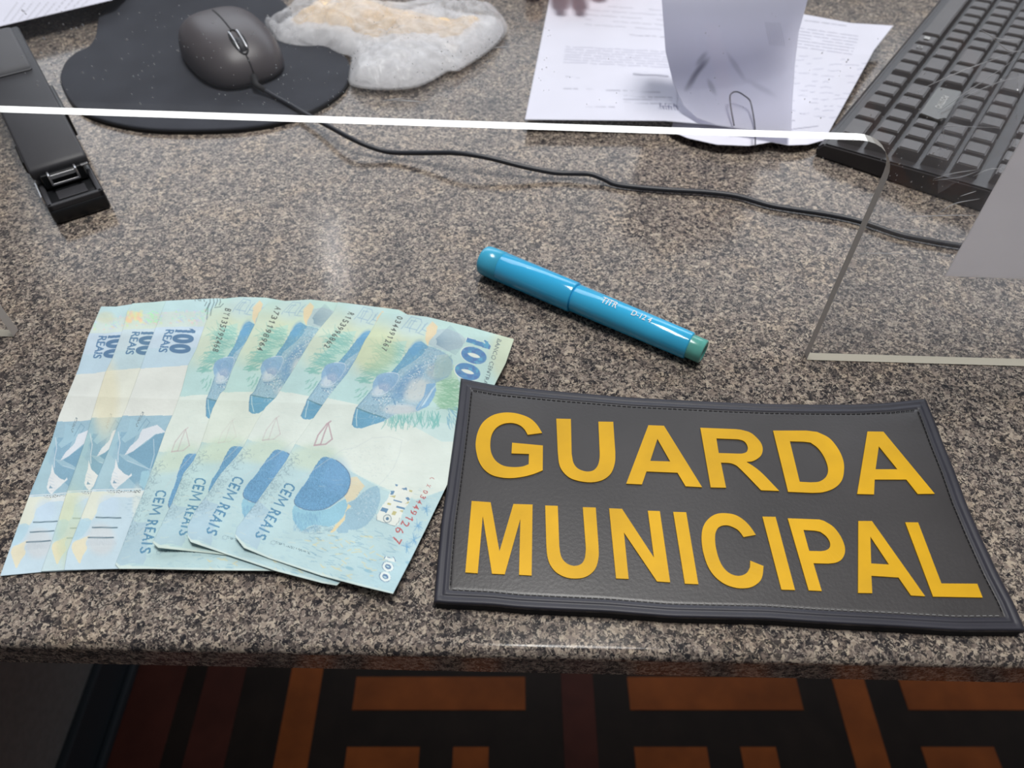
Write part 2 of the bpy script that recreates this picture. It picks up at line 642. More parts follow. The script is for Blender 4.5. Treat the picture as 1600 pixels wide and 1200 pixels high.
def acrylic():
    m = bpy.data.materials.new('clear_acrylic')
    m.use_nodes = True
    nt = m.node_tree
    nt.nodes.clear()
    N = nt.nodes
    Lk = nt.links.new
    out = N.new('ShaderNodeOutputMaterial')
    tr = N.new('ShaderNodeBsdfTransparent')
    tr.inputs[0].default_value = (0.97, 0.975, 0.98, 1)
    gl = N.new('ShaderNodeBsdfGlossy')
    gl.inputs['Roughness'].default_value = 0.03
    df = N.new('ShaderNodeBsdfDiffuse')
    df.inputs[0].default_value = (0.85, 0.86, 0.92, 1)
    lw = N.new('ShaderNodeLayerWeight')
    lw.inputs[0].default_value = 0.5
    pw = N.new('ShaderNodeMath')
    pw.operation = 'POWER'
    pw.inputs[1].default_value = 5
    Lk(lw.outputs['Facing'], pw.inputs[0])
    fr = N.new('ShaderNodeMath')
    fr.operation = 'MULTIPLY_ADD'
    fr.inputs[1].default_value = 0.5
    fr.inputs[2].default_value = 0.03
    Lk(pw.outputs[0], fr.inputs[0])
    tc = N.new('ShaderNodeTexCoord')
    nz = N.new('ShaderNodeTexNoise')
    nz.inputs['Scale'].default_value = 18
    nz.inputs['Detail'].default_value = 5
    Lk(tc.outputs['Object'], nz.inputs['Vector'])
    mr = N.new('ShaderNodeMapRange')
    mr.inputs['From Min'].default_value = 0.35
    mr.inputs['From Max'].default_value = 0.75
    mr.inputs['To Min'].default_value = 0.02
    mr.inputs['To Max'].default_value = 0.075
    Lk(nz.outputs['Fac'], mr.inputs['Value'])
    m1 = N.new('ShaderNodeMixShader')
    Lk(fr.outputs[0], m1.inputs[0])
    Lk(tr.outputs[0], m1.inputs[1])
    Lk(gl.outputs[0], m1.inputs[2])
    m2 = N.new('ShaderNodeMixShader')
    Lk(mr.outputs[0], m2.inputs[0])
    Lk(m1.outputs[0], m2.inputs[1])
    Lk(df.outputs[0], m2.inputs[2])
    Lk(m2.outputs[0], out.inputs[0])
    return m


def acrylic_edge(name, gloss, col, rough):
    m = bpy.data.materials.new(name)
    m.use_nodes = True
    nt = m.node_tree
    nt.nodes.clear()
    N = nt.nodes
    Lk = nt.links.new
    out = N.new('ShaderNodeOutputMaterial')
    gl = N.new('ShaderNodeBsdfGlossy')
    gl.inputs[0].default_value = (*col, 1)
    gl.inputs['Roughness'].default_value = rough
    df = N.new('ShaderNodeBsdfDiffuse')
    df.inputs[0].default_value = (*[c * 0.8 for c in col], 1)
    mx = N.new('ShaderNodeMixShader')
    mx.inputs[0].default_value = gloss
    Lk(df.outputs[0], mx.inputs[1])
    Lk(gl.outputs[0], mx.inputs[2])
    Lk(mx.outputs[0], out.inputs[0])
    return m


M_ACR = acrylic()
M_ACR_POL = acrylic_edge('polished_acrylic_edge', 0.55, (0.86, 0.83, 0.77), 0.22)
M_ACR_FOOT = acrylic_edge('acrylic_foot_edge', 0.1, (0.66, 0.61, 0.50), 0.3)  # cream colour stands in for light reflected inside the clear edge
M_ACR_SAW = acrylic_edge('sawn_acrylic_edge', 0.12, (0.62, 0.575, 0.54), 0.4)


def film(name, col, alpha, rough=0.25, gl_amt=0.35):
    m = bpy.data.materials.new(name)
    m.use_nodes = True
    nt = m.node_tree
    nt.nodes.clear()
    N = nt.nodes
    Lk = nt.links.new
    out = N.new('ShaderNodeOutputMaterial')
    tr = N.new('ShaderNodeBsdfTransparent')
    df = N.new('ShaderNodeBsdfDiffuse')
    df.inputs[0].default_value = (*col, 1)
    tl = N.new('ShaderNodeBsdfTranslucent')
    tl.inputs[0].default_value = (*col, 1)
    ad = N.new('ShaderNodeMixShader')
    ad.inputs[0].default_value = 0.12
    Lk(df.outputs[0], ad.inputs[1])
    Lk(tl.outputs[0], ad.inputs[2])
    gl = N.new('ShaderNodeBsdfGlossy')
    gl.inputs['Roughness'].default_value = rough
    lw = N.new('ShaderNodeLayerWeight')
    lw.inputs[0].default_value = 0.35
    tc = N.new('ShaderNodeTexCoord')
    nz = N.new('ShaderNodeTexNoise')
    nz.inputs['Scale'].default_value = 60
    nz.inputs['Detail'].default_value = 4
    nz.inputs['Distortion'].default_value = 1.2
    Lk(tc.outputs['Object'], nz.inputs['Vector'])
    bp = N.new('ShaderNodeBump')
    bp.inputs['Strength'].default_value = 0.5
    bp.inputs['Distance'].default_value = 0.004
    Lk(nz.outputs['Fac'], bp.inputs['Height'])
    for sh in (df, gl):
        Lk(bp.outputs[0], sh.inputs['Normal'])
    mr = N.new('ShaderNodeMapRange')
    mr.inputs['From Min'].default_value = 0.3
    mr.inputs['From Max'].default_value = 0.7
    mr.inputs['To Min'].default_value = max(alpha - 0.14, 0)
    mr.inputs['To Max'].default_value = min(alpha + 0.14, 1)
    Lk(nz.outputs['Fac'], mr.inputs['Value'])
    m1 = N.new('ShaderNodeMixShader')
    Lk(mr.outputs[0], m1.inputs[0])
    Lk(tr.outputs[0], m1.inputs[1])
    Lk(ad.outputs[0], m1.inputs[2])
    m2 = N.new('ShaderNodeMixShader')
    mm = N.new('ShaderNodeMath')
    mm.operation = 'MULTIPLY'
    mm.inputs[1].default_value = gl_amt
    Lk(lw.outputs['Fresnel'], mm.inputs[0])
    Lk(mm.outputs[0], m2.inputs[0])
    Lk(m1.outputs[0], m2.inputs[1])
    Lk(gl.outputs[0], m2.inputs[2])
    Lk(m2.outputs[0], out.inputs[0])
    return m


M_FILM = film('milky_plastic_film', (0.95, 0.95, 0.98), 0.34)
M_FILM2 = film('crumpled_plastic_film', (0.95, 0.95, 0.98), 0.72)
M_TAPE = film('clear_tape', (0.75, 0.76, 0.8), 0.14, 0.15, 0.6)
M_DUST = film('dust', (0.8, 0.8, 0.82), 0.45)

# ------------------------------------------------------------------ the setting
FLOORZ = -0.75
bm = bmesh.new()
add_box(bm, -3, 3, -2, 4, FLOORZ - 0.02, FLOORZ, mi=0)


def slab(x0, x1, y0, y1, mi):
    add_box(bm, x0 + .0006, x1 - .0006, y0 + .0006, y1 - .0006, FLOORZ - 0.004, FLOORZ + 0.0006, mi=mi)


for k in range(-1, 5):
    X0 = 0.157 + 0.3705 * k
    for j in range(-4, 8):
        Y0 = 0.3135 + 0.3 * j
        if k >= -1:
            slab(X0, X0 + 0.232, Y0, Y0 + 0.0445, 1)
            slab(X0, X0 + 0.095, Y0 - 0.20, Y0 - 0.0445, 1)
            slab(X0 + 0.137, X0 + 0.184, Y0 - 0.20, Y0 - 0.0445, 1)
    slab(X0 - 0.0905, X0 - 0.046, -1.9, 3.9, 2 if k == 0 else 1)
for x0, x1 in ((-0.420, -0.366), (-0.520, -0.448)):
    for j in range(-4, 10):
        slab(x0, x1, -1.9 + j * 0.42, -1.9 + (j + 1) * 0.42, 2)
fl = bm_obj('floor', bm, [M_DARKW, M_ORANGE, M_REDW])
tag(fl, 'dark floor of orange and brown wooden parquet strips below the counter', 'floor', kind='structure')

bm = bmesh.new()
add_box(bm, -0.66, -0.535, 0.13, 1.05, FLOORZ, -0.0205)
o = bm_obj('wall_left', bm, M_WALL)
tag(o, 'grey plastered wall under the left end of the counter', 'wall', kind='structure')
bm = bmesh.new()
add_box(bm, -0.535, -0.524, 0.13, 1.05, FLOORZ + 0.0007, -0.668, bev=0.003)
add_box(bm, -0.524, -0.514, 0.13, 1.05, FLOORZ + 0.0007, -0.735, bev=0.003)
o = bm_obj('baseboard_left', bm, M_BASE)
tag(o, 'dark baseboard along the foot of the grey wall', 'baseboard', kind='structure')

# counter: profile with rounded front edge
bm = bmesh.new()
EDGE_A = P(0, 1004)[:2]
EDGE_B = P(1600, 1036)[:2]
ed = EDGE_B - EDGE_A
ed = ed / np.linalg.norm(ed)
en = np.array([ed[1], -ed[0]])
if en[1] > 0: en = -en
e0 = EDGE_A - ed * 1.0 - en * 0.0
e1 = EDGE_B + ed * 1.0
prof = [(-1.05, -0.02), (-1.05, 0.0)]
R = 0.0042
for k in range(9):
    a = math.pi / 2 * k / 8
    prof.append((-R + R * math.sin(a) + 0.0008, -R + R * math.cos(a)))
prof += [(0.0008, -0.0185), (-0.0007, -0.02)]
ra, rb = [], []
for s, z in prof:
    ra.append(bm.verts.new((e0[0] + en[0] * s, e0[1] + en[1] * s, z)))
    rb.append(bm.verts.new((e1[0] + en[0] * s, e1[1] + en[1] * s, z)))
n = len(prof)
for i in range(n):
    j = (i + 1) % n
    f = bm.faces.new((ra[i], ra[j], rb[j], rb[i]))
    f.smooth = 2 <= i <= 9
bm.faces.new(ra)
bm.faces.new(rb[::-1])
ct = bm_obj('countertop', bm, GRANITE)
tag(ct, 'polished grey and beige speckled granite countertop with rounded front edge', 'countertop')

# ------------------------------------------------------------------ acrylic screen
scr = empty('acrylic_screen', tuple(A0), 'clear acrylic counter screen with a wide pass-through slot and dusty scratched face', 'screen')
T = 0.0050


def W2(s, z, off=0.0):
    p = A0 + PD * s
    return Vector((p[0] - PN[0] * off, p[1] - PN[1] * off, z))


def sz(x, y):
    v = V(x, y)
    return float(np.dot(v - A0, PD)), float(v[2])


sL = float(np.dot(A1 - A0, PD))
zT_R = sz(1340, 219)[1]
zT_L = sz(100, 177)[1]
zT_far = zT_L + (zT_L - zT_R) / (1.24) * 0.1
Z0 = 0.0004
outline = [(0.60, Z0), (0.60, 0.60), (-0.75, 0.60), (-0.75, Z0), (sL, Z0), (sL, 0.108)]
for k in range(1, 7):
    a = math.pi / 2 * k / 6
    outline.append((sL + 0.019 * (1 - math.cos(a)), 0.108 + (zT_far - 0.108) * math.sin(a)))
rr = 0.017
for k in range(0, 9):
    a = math.pi / 2 * k / 8
    outline.append((-rr + rr * math.sin(a), zT_R - rr + rr * math.cos(a)))
outline.append((0.0, Z0))
bm = bmesh.new()
fv = [bm.verts.new(W2(s, z, 0.0)) for s, z in outline]
bv = [bm.verts.new(W2(s, z, T)) for s, z in outline]
f1 = bm.faces.new(fv)
f2 = bm.faces.new(bv[::-1])
no = len(outline)
for i in range(no):
    j = (i + 1) % no
    f = bm.faces.new((fv[i], bv[i], bv[j], fv[j]))
    (s0, z0), (s1, z1) = outline[i], outline[j]
    hor = abs(z1 - z0) < abs(s1 - s0) * 1.1
    f.material_index = (3 if z0 < 0.01 and z1 < 0.01 else 1) if hor else 2
me = bpy.data.meshes.new('pane')
bmesh.ops.recalc_face_normals(bm, faces=bm.faces[:])
bmesh.ops.triangulate(bm, faces=[f1, f2])
bm.to_mesh(me)
bm.free()
link('pane', me, [M_ACR, M_ACR_POL, M_ACR_SAW, M_ACR_FOOT], scr)

# dust specks and scratches on the front face
bm = bmesh.new()


def speck(x, y, r, mi=0):
    c = V(x, y)
    sc_ = np.linalg.norm(c - CAM) / F
    r = r * sc_
    k = 7
    vs = []
    for i in range(k):
        a = i * 2 * math.pi / k
        rr_ = r * random.uniform(0.7, 1.2)
        q = c + PD * math.cos(a) * rr_ + np.array([0, 0, 1]) * math.sin(a) * rr_ * 1.1 + PN * 0.00015
        vs.append(bm.verts.new(q))
    top = bm.verts.new(c + PN * (0.0002 + r * 0.3))
    for i in range(k):
        f = bm.faces.new((vs[i], vs[(i + 1) % k], top))
        f.smooth = True


for (x0, x1, y0, y1, n_, r0, r1) in ((200, 460, 5, 165, 75, .7, 1.6), (430, 560, 70, 165, 45, .6, 1.5), (690, 800, 60, 160, 70, .6, 1.7), (800, 860, 5, 150, 55, .5, 1.4),
                                     (20, 250, 15, 165, 40, .8, 2.0), (560, 800, 20, 180, 40, .5, 1.1), (1250, 1480, 60, 300, 60, .6, 1.6), (1380, 1500, 230, 330, 30, .6, 1.6), (860, 1250, 10, 200, 26, .5, 1.0)):
    for _ in range(n_):
        speck(random.uniform(x0, x1), random.uniform(y0, y1), random.uniform(r0, r1))
o = bm_obj('dust', bm, M_DUST, scr)
o['kind'] = 'stuff'
o['label'] = 'pale dust specks on the clear pane'

SCR = [[(1465, 175), (1500, 150), (1545, 120), (1600, 82)], [(1425, 145), (1480, 120), (1530, 100), (1600, 76)], [(1478, 170), (1520, 145), (1560, 128), (1600, 118)],
       [(1458, 279), (1490, 270), (1530, 264)], [(1460, 281), (1500, 276), (1532, 265)], [(1465, 334), (1490, 318), (1530, 310)], [(1500, 306), (1525, 298)],
       [(1520, 275), (1545, 264), (1570, 263)], [(1475, 215), (1475, 198), (1500, 197), (1560, 199)], [(600, 157), (632, 152)], [(605, 155), (640, 157), (663, 159)], [(1530, 45), (1560, 60), (1600, 62)],
       [(1545, 54), (1575, 78), (1600, 79)], [(800, 71), (828, 72)], [(1380, 340), (1480, 336), (1525, 336)], [(1390, 358), (1450, 360)], [(1340, 395), (1420, 396)], [(770, 74), (800, 72)]]
for pl in SCR:
    bm = bmesh.new()
    pts = catmull([tuple(V(x, y) + PN * 0.0003) for x, y in pl], 5)
    rr_ = [0.00022 * math.sin(math.pi * min(max((i + .6) / len(pts), .08), .92)) for i in range(len(pts))]
    tube(bm, pts, rr_, 5)
    o = bm_obj('scratch', bm, M_DUST, scr)
# crinkled tape strip beside the notice
tw, th_ = 60, 26
cr = np.array([[(1468 + (1590 - 1468) * u - 4 * v, 175 + 125 * v - 70 * u * (1 - v) - 75 * u * v) for u in np.linspace(0, 1, 34)] for v in np.linspace(0, 1, 26)])
pts = np.zeros((26, 34, 3))
for i in range(26):
    for j in range(34):
        q = V(cr[i, j, 0], min(cr[i, j, 1], 330))
        nz = noise.noise(Vector((j * 0.22 + i * .35, i * 0.55 - j * .1, 1.0)))
        pts[i, j] = q + PN * (0.0006 + 0.0007 * (nz + 0.6))
o = grid_mesh('tape', pts, None, M_TAPE, scr, 0.00005)

# notice stuck to the pane
bm = bmesh.new()
q = [V(1475, 429), V(1730, 441), V(1760, -60), V(1645, 120)]
s_bl, z_bl = sz(1475, 429)
s_tl, z_tl = sz(1600, 205)
ang = (s_tl - s_bl) / (z_tl - z_bl)
pl = [(s_bl, z_bl), (s_bl + 0.205, z_bl - 0.0035), (s_bl + 0.205 + ang * 0.2, z_bl + 0.19), (s_bl + ang * 0.195, z_bl + 0.195)]
fr_ = [bm.verts.new(W2(s, z, -0.0010)) for s, z in pl]
bk_ = [bm.verts.new(W2(s, z, -0.0007)) for s, z in pl]
bm.faces.new(fr_)
bm.faces.new(bk_[::-1])
for i in range(4):
    bm.faces.new((fr_[i], bk_[i], bk_[(i + 1) % 4], fr_[(i + 1) % 4]))
o = bm_obj('paper_notice', bm, M_GREYCARD)
tag(o, 'blank white paper notice stuck on the acrylic screen at the right edge', 'notice')

# ------------------------------------------------------------------ banknotes
YR = P(400, 640)[1]
YR2 = P(350, 765)[1]


def wave(x, y):
    yy = y + 0.04 * x
    return 0.0004 + 0.0013 * np.exp(-np.abs(yy - YR) / 0.013) + 0.0005 * np.exp(-np.abs(yy - YR2) / 0.012) + 0.0003 * (1 + np.sin(x * 60 + y * 25))


NOTES = [
    dict(left=[(158, 479), (137, 527), (122, 577), (92, 650), (80, 690), (48, 768), (28, 822), (0, 900)],
         right=[(305, 476), (230, 886)], top=[(158, 479), (182, 479), (207, 475), (305, 476)], bot=[(0, 900), (64, 894), (230, 886)]),
    dict(left=[(207, 474), (199, 486), (192, 514), (175, 561), (165, 581), (152, 622), (144, 649), (137, 675), (129, 701), (105, 767), (82, 842), (64, 893)],
         right=[(350, 474), (295, 884)], top=[(207, 474), (240, 472), (259, 470), (350, 474)], bot=[(64, 893), (100, 891), (295, 884)]),
    dict(left=[(259, 470), (253, 486), (244, 510), (225, 559), (219, 577), (197, 637), (180, 675), (169, 705), (144, 765), (105, 862), (100, 891)],
         right=[(412, 472), (340, 882)], top=[(259, 470), (300, 468), (340, 466), (412, 472)], bot=[(100, 891), (180, 889), (340, 882)]),
    dict(left=[(346, 467), (332, 482), (323, 500), (316, 519), (307, 545), (294, 570), (284, 609), (272, 643), (259, 672), (240, 726), (225, 767), (207, 812), (189, 859), (180, 882)],
         right=[(500, 480), (434, 892)], top=[(346, 467), (375, 464), (415, 465), (500, 480)], bot=[(180, 882), (186, 889), (235, 889), (322, 891), (434, 892)]),
    dict(left=[(420, 472), (404, 489), (400, 503), (393, 517), (385, 533), (376, 548), (364, 574), (351, 609), (344, 615), (332, 639), (322, 670), (312, 699), (302, 720), (287, 739), (269, 785), (250, 824), (238, 848)],
         right=[(585, 488), (505, 890)], top=[(420, 472), (450, 470), (485, 468), (529, 473), (585, 488)], bot=[(238, 848), (247, 856), (285, 860), (351, 867), (430, 878), (505, 890)]),
    dict(left=[(528, 472), (521, 488), (498, 515), (488, 529), (478, 545), (463, 570), (444, 600), (431, 621), (415, 636), (400, 660), (391, 677), (381, 697), (370, 712), (344, 741), (325, 771), (304, 799), (293, 822), (293, 838)],
         right=[(705, 512), (535, 906)], top=[(528, 472), (560, 476), (623, 484), (650, 499), (705, 512)], bot=[(293, 838), (298, 847), (353, 866), (430, 892), (503, 911), (526, 915), (535, 906)]),
    dict(left=[(597, 488), (576, 523), (570, 532), (556, 561), (542, 584), (512, 621), (506, 630), (485, 660), (462, 692), (447, 720), (400, 786), (370, 824), (367, 838)],
         right=[(803, 530), (790, 568), (776, 595), (742, 665), (697, 761), (666, 825), (643, 872), (614, 928)], top=[(597, 488), (623, 490), (667, 495), (735, 511), (803, 530)],
         bot=[(367, 838), (381, 856), (419, 872), (503, 900), (560, 915), (614, 928)]),
]
NU, NV = 226, 480


def note_grid(nd):
    return sheet_grid(nd['left'], nd['right'], nd['top'], nd['bot'], NU, NV)


K = 0.98


def c(r, g, b): return (np.array(L(r, g, b)) * 0.84 + np.array(L(214, 224, 220)) * 0.16) * K


def paint_reverse(G):
    X, Y = project(G)
    cv = Canvas(X, Y, c(196, 220, 218))
    zA = (520, 450, 5.3333)
    zB = (450, 675, 5.3333)
    # upper zone
    cv.poly([(560, 470), (830, 520), (790, 620), (745, 668), (650, 655), (560, 640), (480, 612)], c(182, 214, 210))
    cv.blob((590, 548), 44, 46, c(204, 212, 184), .7, soft=.8)
    cv.blob((640, 522), 30, 26, c(203, 212, 178), .6, soft=.9)
    cv.blob((792, 555), 26, 46, c(208, 214, 178), .7, soft=.8)
    cv.blob((645, 505), 30, 20, c(186, 212, 220), .6, soft=.9)
    cv.blob((545, 610), 32, 20, c(180, 216, 216), .7, soft=.8)
    # middle white zone
    cv.poly([(440, 620), (512, 622), (560, 632), (600, 645), (650, 668), (690, 690), (730, 690), (697, 765), (650, 780), (600, 762), (560, 742), (515, 712), (440, 704)], c(217, 227, 219))
    cv.blob((600, 710), 70, 40, c(222, 230, 222), .8, soft=.8)
    # lower zone
    cv.poly([(420, 700), (462, 694), (485, 702), (510, 704), (545, 735), (600, 765), (650, 782), (705, 762), (640, 960), (340, 860)], c(178, 208, 213))
    cv.blob((490, 715), 40, 20, c(196, 214, 196), .9, soft=.8)
    cv.blob((620, 900), 60, 40, c(168, 205, 218), .6, soft=.9)
    cv.poly([(403, 780), (424, 800), (402, 858), (362, 836)], c(160, 190, 208), .8)
    for _ in range(700):
        x, y = random.uniform(370, 690), random.uniform(760, 930)
        a_ = random.uniform(-.1, .5)
        l_ = random.uniform(3, 12)
        cv.line([(x, y), (x + l_ * math.cos(a_), y + l_ * math.sin(a_))], random.uniform(.6, 1.5), random.choice([c(150, 190, 205), c(196, 218, 222), c(206, 214, 200), c(140, 180, 200)]), .45)
    # fine engraved dark scribble near the left edge
    for _ in range(330):
        t = random.random()
        x, y = 462 - 75 * t + random.gauss(0, 8), 712 + 95 * t + random.gauss(0, 5)
        a_ = random.uniform(0, 6.3)
        cv.line([(x, y), (x + 4 * math.cos(a_), y + 3 * math.sin(a_))], .7, c(95, 130, 150), .5)
    # yellow sand strokes
    for _ in range(46):
        x, y = random.uniform(470, 600), random.uniform(835, 905)
        cv.line([(x, y), (x + random.uniform(3, 12), y + random.uniform(-4, 6))], 1.6, c(212, 205, 155), .7)
    for _ in range(60):
        x, y = random.uniform(470, 620), random.uniform(820, 900)
        cv.line([(x, y), (x + random.uniform(3, 14), y + random.uniform(-1, 6))], 1.1, c(90, 150, 180), .6)
    for _ in range(40):
        x = random.uniform(468, 530)
        y = 832 - (x - 468) * .12 + random.uniform(-6, 6)
        cv.line([(x, y), (x + random.uniform(4, 10), y - random.uniform(0, 2.5))], .8, c(70, 120, 150), .6)
    for (x, y) in ((546, 888), (575, 892), (640, 880), (535, 905)):
        cv.blob((x, y), 7, 2.6, c(110, 170, 195), .7, ang=.3, soft=.5)
    # teal figure under the round blue shape
    cv.poly([(60, 600), (100, 640), (220, 655), (340, 640), (430, 580), (480, 560), (500, 620), (440, 740), (350, 790), (220, 770), (170, 790), (110, 830), (40, 730), (35, 650)], c(132, 188, 210), 1, .05, zo=zB)
    for _ in range(240):
        x, y = random.uniform(458, 500), random.uniform(800, 828)
        cv.line([(x, y), (x + random.uniform(-2, 2), y + 4)], .8, c(90, 150, 190), .4)
    cv.poly([(520, 380), (570, 370), (640, 450), (600, 500), (560, 560), (490, 585), (470, 540), (510, 470)], c(220, 206, 170), .9, zo=zB)
    cv.poly([(740, 447), (765, 480), (770, 560), (755, 620), (720, 700), (650, 780), (580, 815), (500, 815), (500, 840), (420, 845), (400, 820), (470, 740), (480, 660), (500, 640), (540, 640), (490, 600), (560, 560), (620, 510), (680, 465)], c(140, 180, 200), 1, .05, zo=zB)
    for _ in range(110):
        x, y = random.uniform(555, 590), random.uniform(768, 812)
        cv.line([(x, y), (x + random.uniform(-3, 3), y + random.uniform(-3, 3))], .8, random.choice([c(190, 212, 222), c(90, 140, 170)]), .6)
    cv.poly([(500, 600), (530, 620), (480, 660), (475, 730), (380, 835), (350, 840), (400, 770), (470, 700)], c(226, 204, 152), .9, zo=zB)
    # big blue round shape
    eye = [tuple(p) for p in catmull([(290, 210), (340, 212), (400, 235), (460, 280), (505, 340), (520, 400), (510, 460), (480, 520), (420, 570), (350, 620), (290, 645), (220, 653), (150, 648), (90, 625), (55, 595), (60, 545), (100, 480), (150, 420), (200, 330), (250, 250)], 4, True)]
    cv.poly(eye, c(70, 140, 186), 1, .16, zo=zB)
    cv.blob((450 + 400 / 5.33, 675 + 360 / 5.33), 20, 26, c(96, 156, 205), .5, soft=1)
    cv.line(eye[8:60], 1.1, c(40, 85, 130), .9, zo=zB)
    for _ in range(260):
        x, y = random.uniform(462, 545), random.uniform(716, 796)
        if pip(np.array([(x - 450) * 5.333]), np.array([(y - 675) * 5.333]), eye)[0]:
            cv.line([(x, y), (x + random.uniform(-2, 2), y + random.uniform(-2, 2))], .8, random.choice([c(120, 178, 220), c(50, 100, 160)]), .5)
    # ghost watermark
    cv.line([(60, 420)] + [(450, 150), (560, 130), (700, 50), (850, 40), (950, 70), (930, 180), (880, 300), (800, 400), (760, 440)][0:], 1.0, c(192, 202, 204), .5, zo=zB)
    for _ in range(80):
        x, y = random.uniform(540, 620), random.uniform(695, 745)
        cv.line([(x, y), (x + random.uniform(-4, 4), y + random.uniform(-2, 2))], 1, c(200, 212, 208), .6)
    # mosaic card
    cv.poly([(880, 490), (905, 440), (960, 450), (1045, 490), (1005, 600), (965, 640), (925, 770), (895, 785), (740, 730), (735, 700), (780, 620), (830, 560), (850, 500)], c(226, 230, 222), .95, zo=zB)
    cv.line([(740, 700), (738, 735), (890, 785), (925, 745), (930, 715)], .9, c(70, 100, 120), .8, zo=zB)
    for q_ in ([(785, 625), (835, 640), (820, 675), (768, 655)], [(880, 562), (948, 582), (944, 592), (876, 572)], [(905, 612), (975, 630), (970, 648), (900, 630)], [(895, 435), (915, 440), (908, 452), (893, 447)],
               [(860, 490), (895, 490), (870, 525), (850, 522)], [(945, 470), (990, 462), (992, 485), (965, 483)], [(975, 548), (1000, 540), (1018, 560), (1000, 575)]):
        cv.poly(q_, c(36, 112, 160), .95, zo=zB)
    for q_ in ([(878, 655), (905, 662), (892, 695), (864, 688)], [(830, 588), (860, 595), (855, 612), (824, 606)], [(1012, 480), (1040, 488), (1030, 502), (1008, 495)], [(975, 600), (1005, 578), (1010, 592)], [(930, 655), (960, 650), (950, 668)], [(850, 535), (900, 528), (885, 550)]):
        cv.poly(q_, c(180, 170, 90), .9, zo=zB)
    cx, cy = 450 + 828 / 5.3333, 675 + 722 / 5.3333
    cv.line([(cx + 6 * math.cos(a), cy + 6 * math.sin(a)) for a in np.linspace(0, 6.3, 20)], 1.0, c(50, 90, 115))
    cv.blob((cx, cy), 2.6, 2.6, c(30, 100, 140), 1, soft=.4)
    # blue fibres at right
    for cc in ((1150, 640), (1080, 780), (1050, 900), (990, 960)):
        for _ in range(26):
            a_ = random.uniform(0, 6.3)
            r_ = random.uniform(20, 60)
            cv.line([cc, (cc[0] + r_ * math.cos(a_), cc[1] + r_ * math.sin(a_))], .9, c(80, 150, 195), .55, zo=zB)
    cv.hundred((602, 866), (-11, 40), (17, 6), c(36, 96, 150), 6.2)
    cv.hundred((602.8, 867), (-10.6, 38.4), (15.6, 5.4), c(226, 236, 234), 3.4)
    # the "100" with outline: thin white core
    o9, d9, h9 = np.array([447., 753.]), np.array([-51., 87.]), np.array([16., 7.])
    ck = c(14, 116, 160)
    for ch, f0, f1 in (('C', 0, .095), ('E', .12, .195), ('R', .465, .555), ('E', .58, .655), ('A', .67, .785), ('S', .885, .975)):
        for e_ in (-.35, .35):
            cv.text(ch, tuple(o9 + d9 * f0 + np.array([-.5, .86]) * e_), tuple(d9 * (f1 - f0)), tuple(h9), ck, .006)
    w9 = lambda f, g: tuple(o9 + d9 * f + h9 * g)
    cv.line([w9(.235, .04), w9(.245, .94), w9(.30, .25), w9(.355, .94), w9(.375, .04)], 2.1, ck)
    cv.line([w9(.825, .05), w9(.825, .95)], 2.6, ck)
    cv.text('CASA DA MOEDA DO BRASIL', (430, 849), (56, 18), (1, -3.2), c(50, 90, 110), .01, .8)
    cv.line([(426, 846 + 2 * math.sin(a)) if 0 else (427 + 4 * math.cos(a), 848 + 3 * math.sin(a)) for a in np.linspace(0, 6.3, 12)], .7, c(130, 160, 175))
    # border white strip
    cv.line([(364, 836), (383, 856), (420, 873), (503, 900), (614, 929)], 7, c(208, 224, 218), .75)
    # ---- fish scene in the upper zone
    G_ = c(112, 180, 170)

    def blades(xr, yr, ang, n_, ln, wd=1.0, col=G_, al=.6):
        for _ in range(n_):
            x, y = random.uniform(*xr), random.uniform(*yr)
            a_ = ang + random.gauss(0, .25)
            l_ = ln * random.uniform(.6, 1.2)
            k_ = random.uniform(-.3, .3)
            pts_ = [(x, y), (x + l_ * .5 * math.cos(a_), y + l_ * .5 * math.sin(a_)), (x + l_ * math.cos(a_ + k_), y + l_ * math.sin(a_ + k_))]
            cv.line(pts_, wd, col, al, zo=zA)
    cv.poly([(500, 450), (620, 440), (560, 620), (470, 720), (340, 720), (280, 700), (330, 640), (430, 560)], c(160, 210, 200), .6, zo=zA)
    blades((400, 620), (480, 640), 3.5, 110, 110)
    blades((330, 470), (640, 740), 3.3, 80, 110)
    blades((250, 340), (740, 800), 3.1, 16, 60, 2.2)
    blades((215, 320), (820, 900), 2.3, 8, 60, 1.6)
    cv.poly([(850, 760), (1010, 640), (1050, 780), (1060, 1000), (900, 1000), (830, 940)], c(176, 210, 180), .8, zo=zA)
    blades((850, 1010), (760, 1020), .1, 130, 110, 1.2, c(120, 175, 140))
    blades((450, 900), (1020, 1080), 1.6, 75, 110, 1.3, c(105, 180, 175), .75)
    blades((950, 1040), (980, 1100), 1.0, 20, 90, 1.2, c(90, 160, 190))
    fish = [(160, 1140), (175, 1060), (195, 1000), (230, 960), (300, 880), (340, 830), (400, 770), (480, 710), (560, 620), (640, 500), (690, 455), (740, 445), (790, 480), (850, 500), (900, 520), (960, 560), (1000, 600), (1000, 680), (960, 740), (860, 790), (850, 900), (800, 980), (700, 1030), (520, 1050), (430, 1110), (330, 1140), (240, 1170), (180, 1165)]
    cv.poly(fish, c(140, 178, 198), 1, .16, zo=zA)
    cv.blob((520 + 640 / 5.33, 450 + 780 / 5.33), 34, 12, c(88, 142, 185), .9, ang=-.9, soft=.7)
    cv.blob((520 + 700 / 5.33, 450 + 850 / 5.33), 22, 17, c(206, 212, 210), .85, ang=-.6, soft=.8)
    cv.blob((520 + 560 / 5.33, 450 + 1010 / 5.33), 26, 8, c(206, 210, 212), .8, soft=.8)
    cv.blob((520 + 850 / 5.33, 450 + 690 / 5.33), 14, 12, c(160, 170, 172), .7, soft=.8)
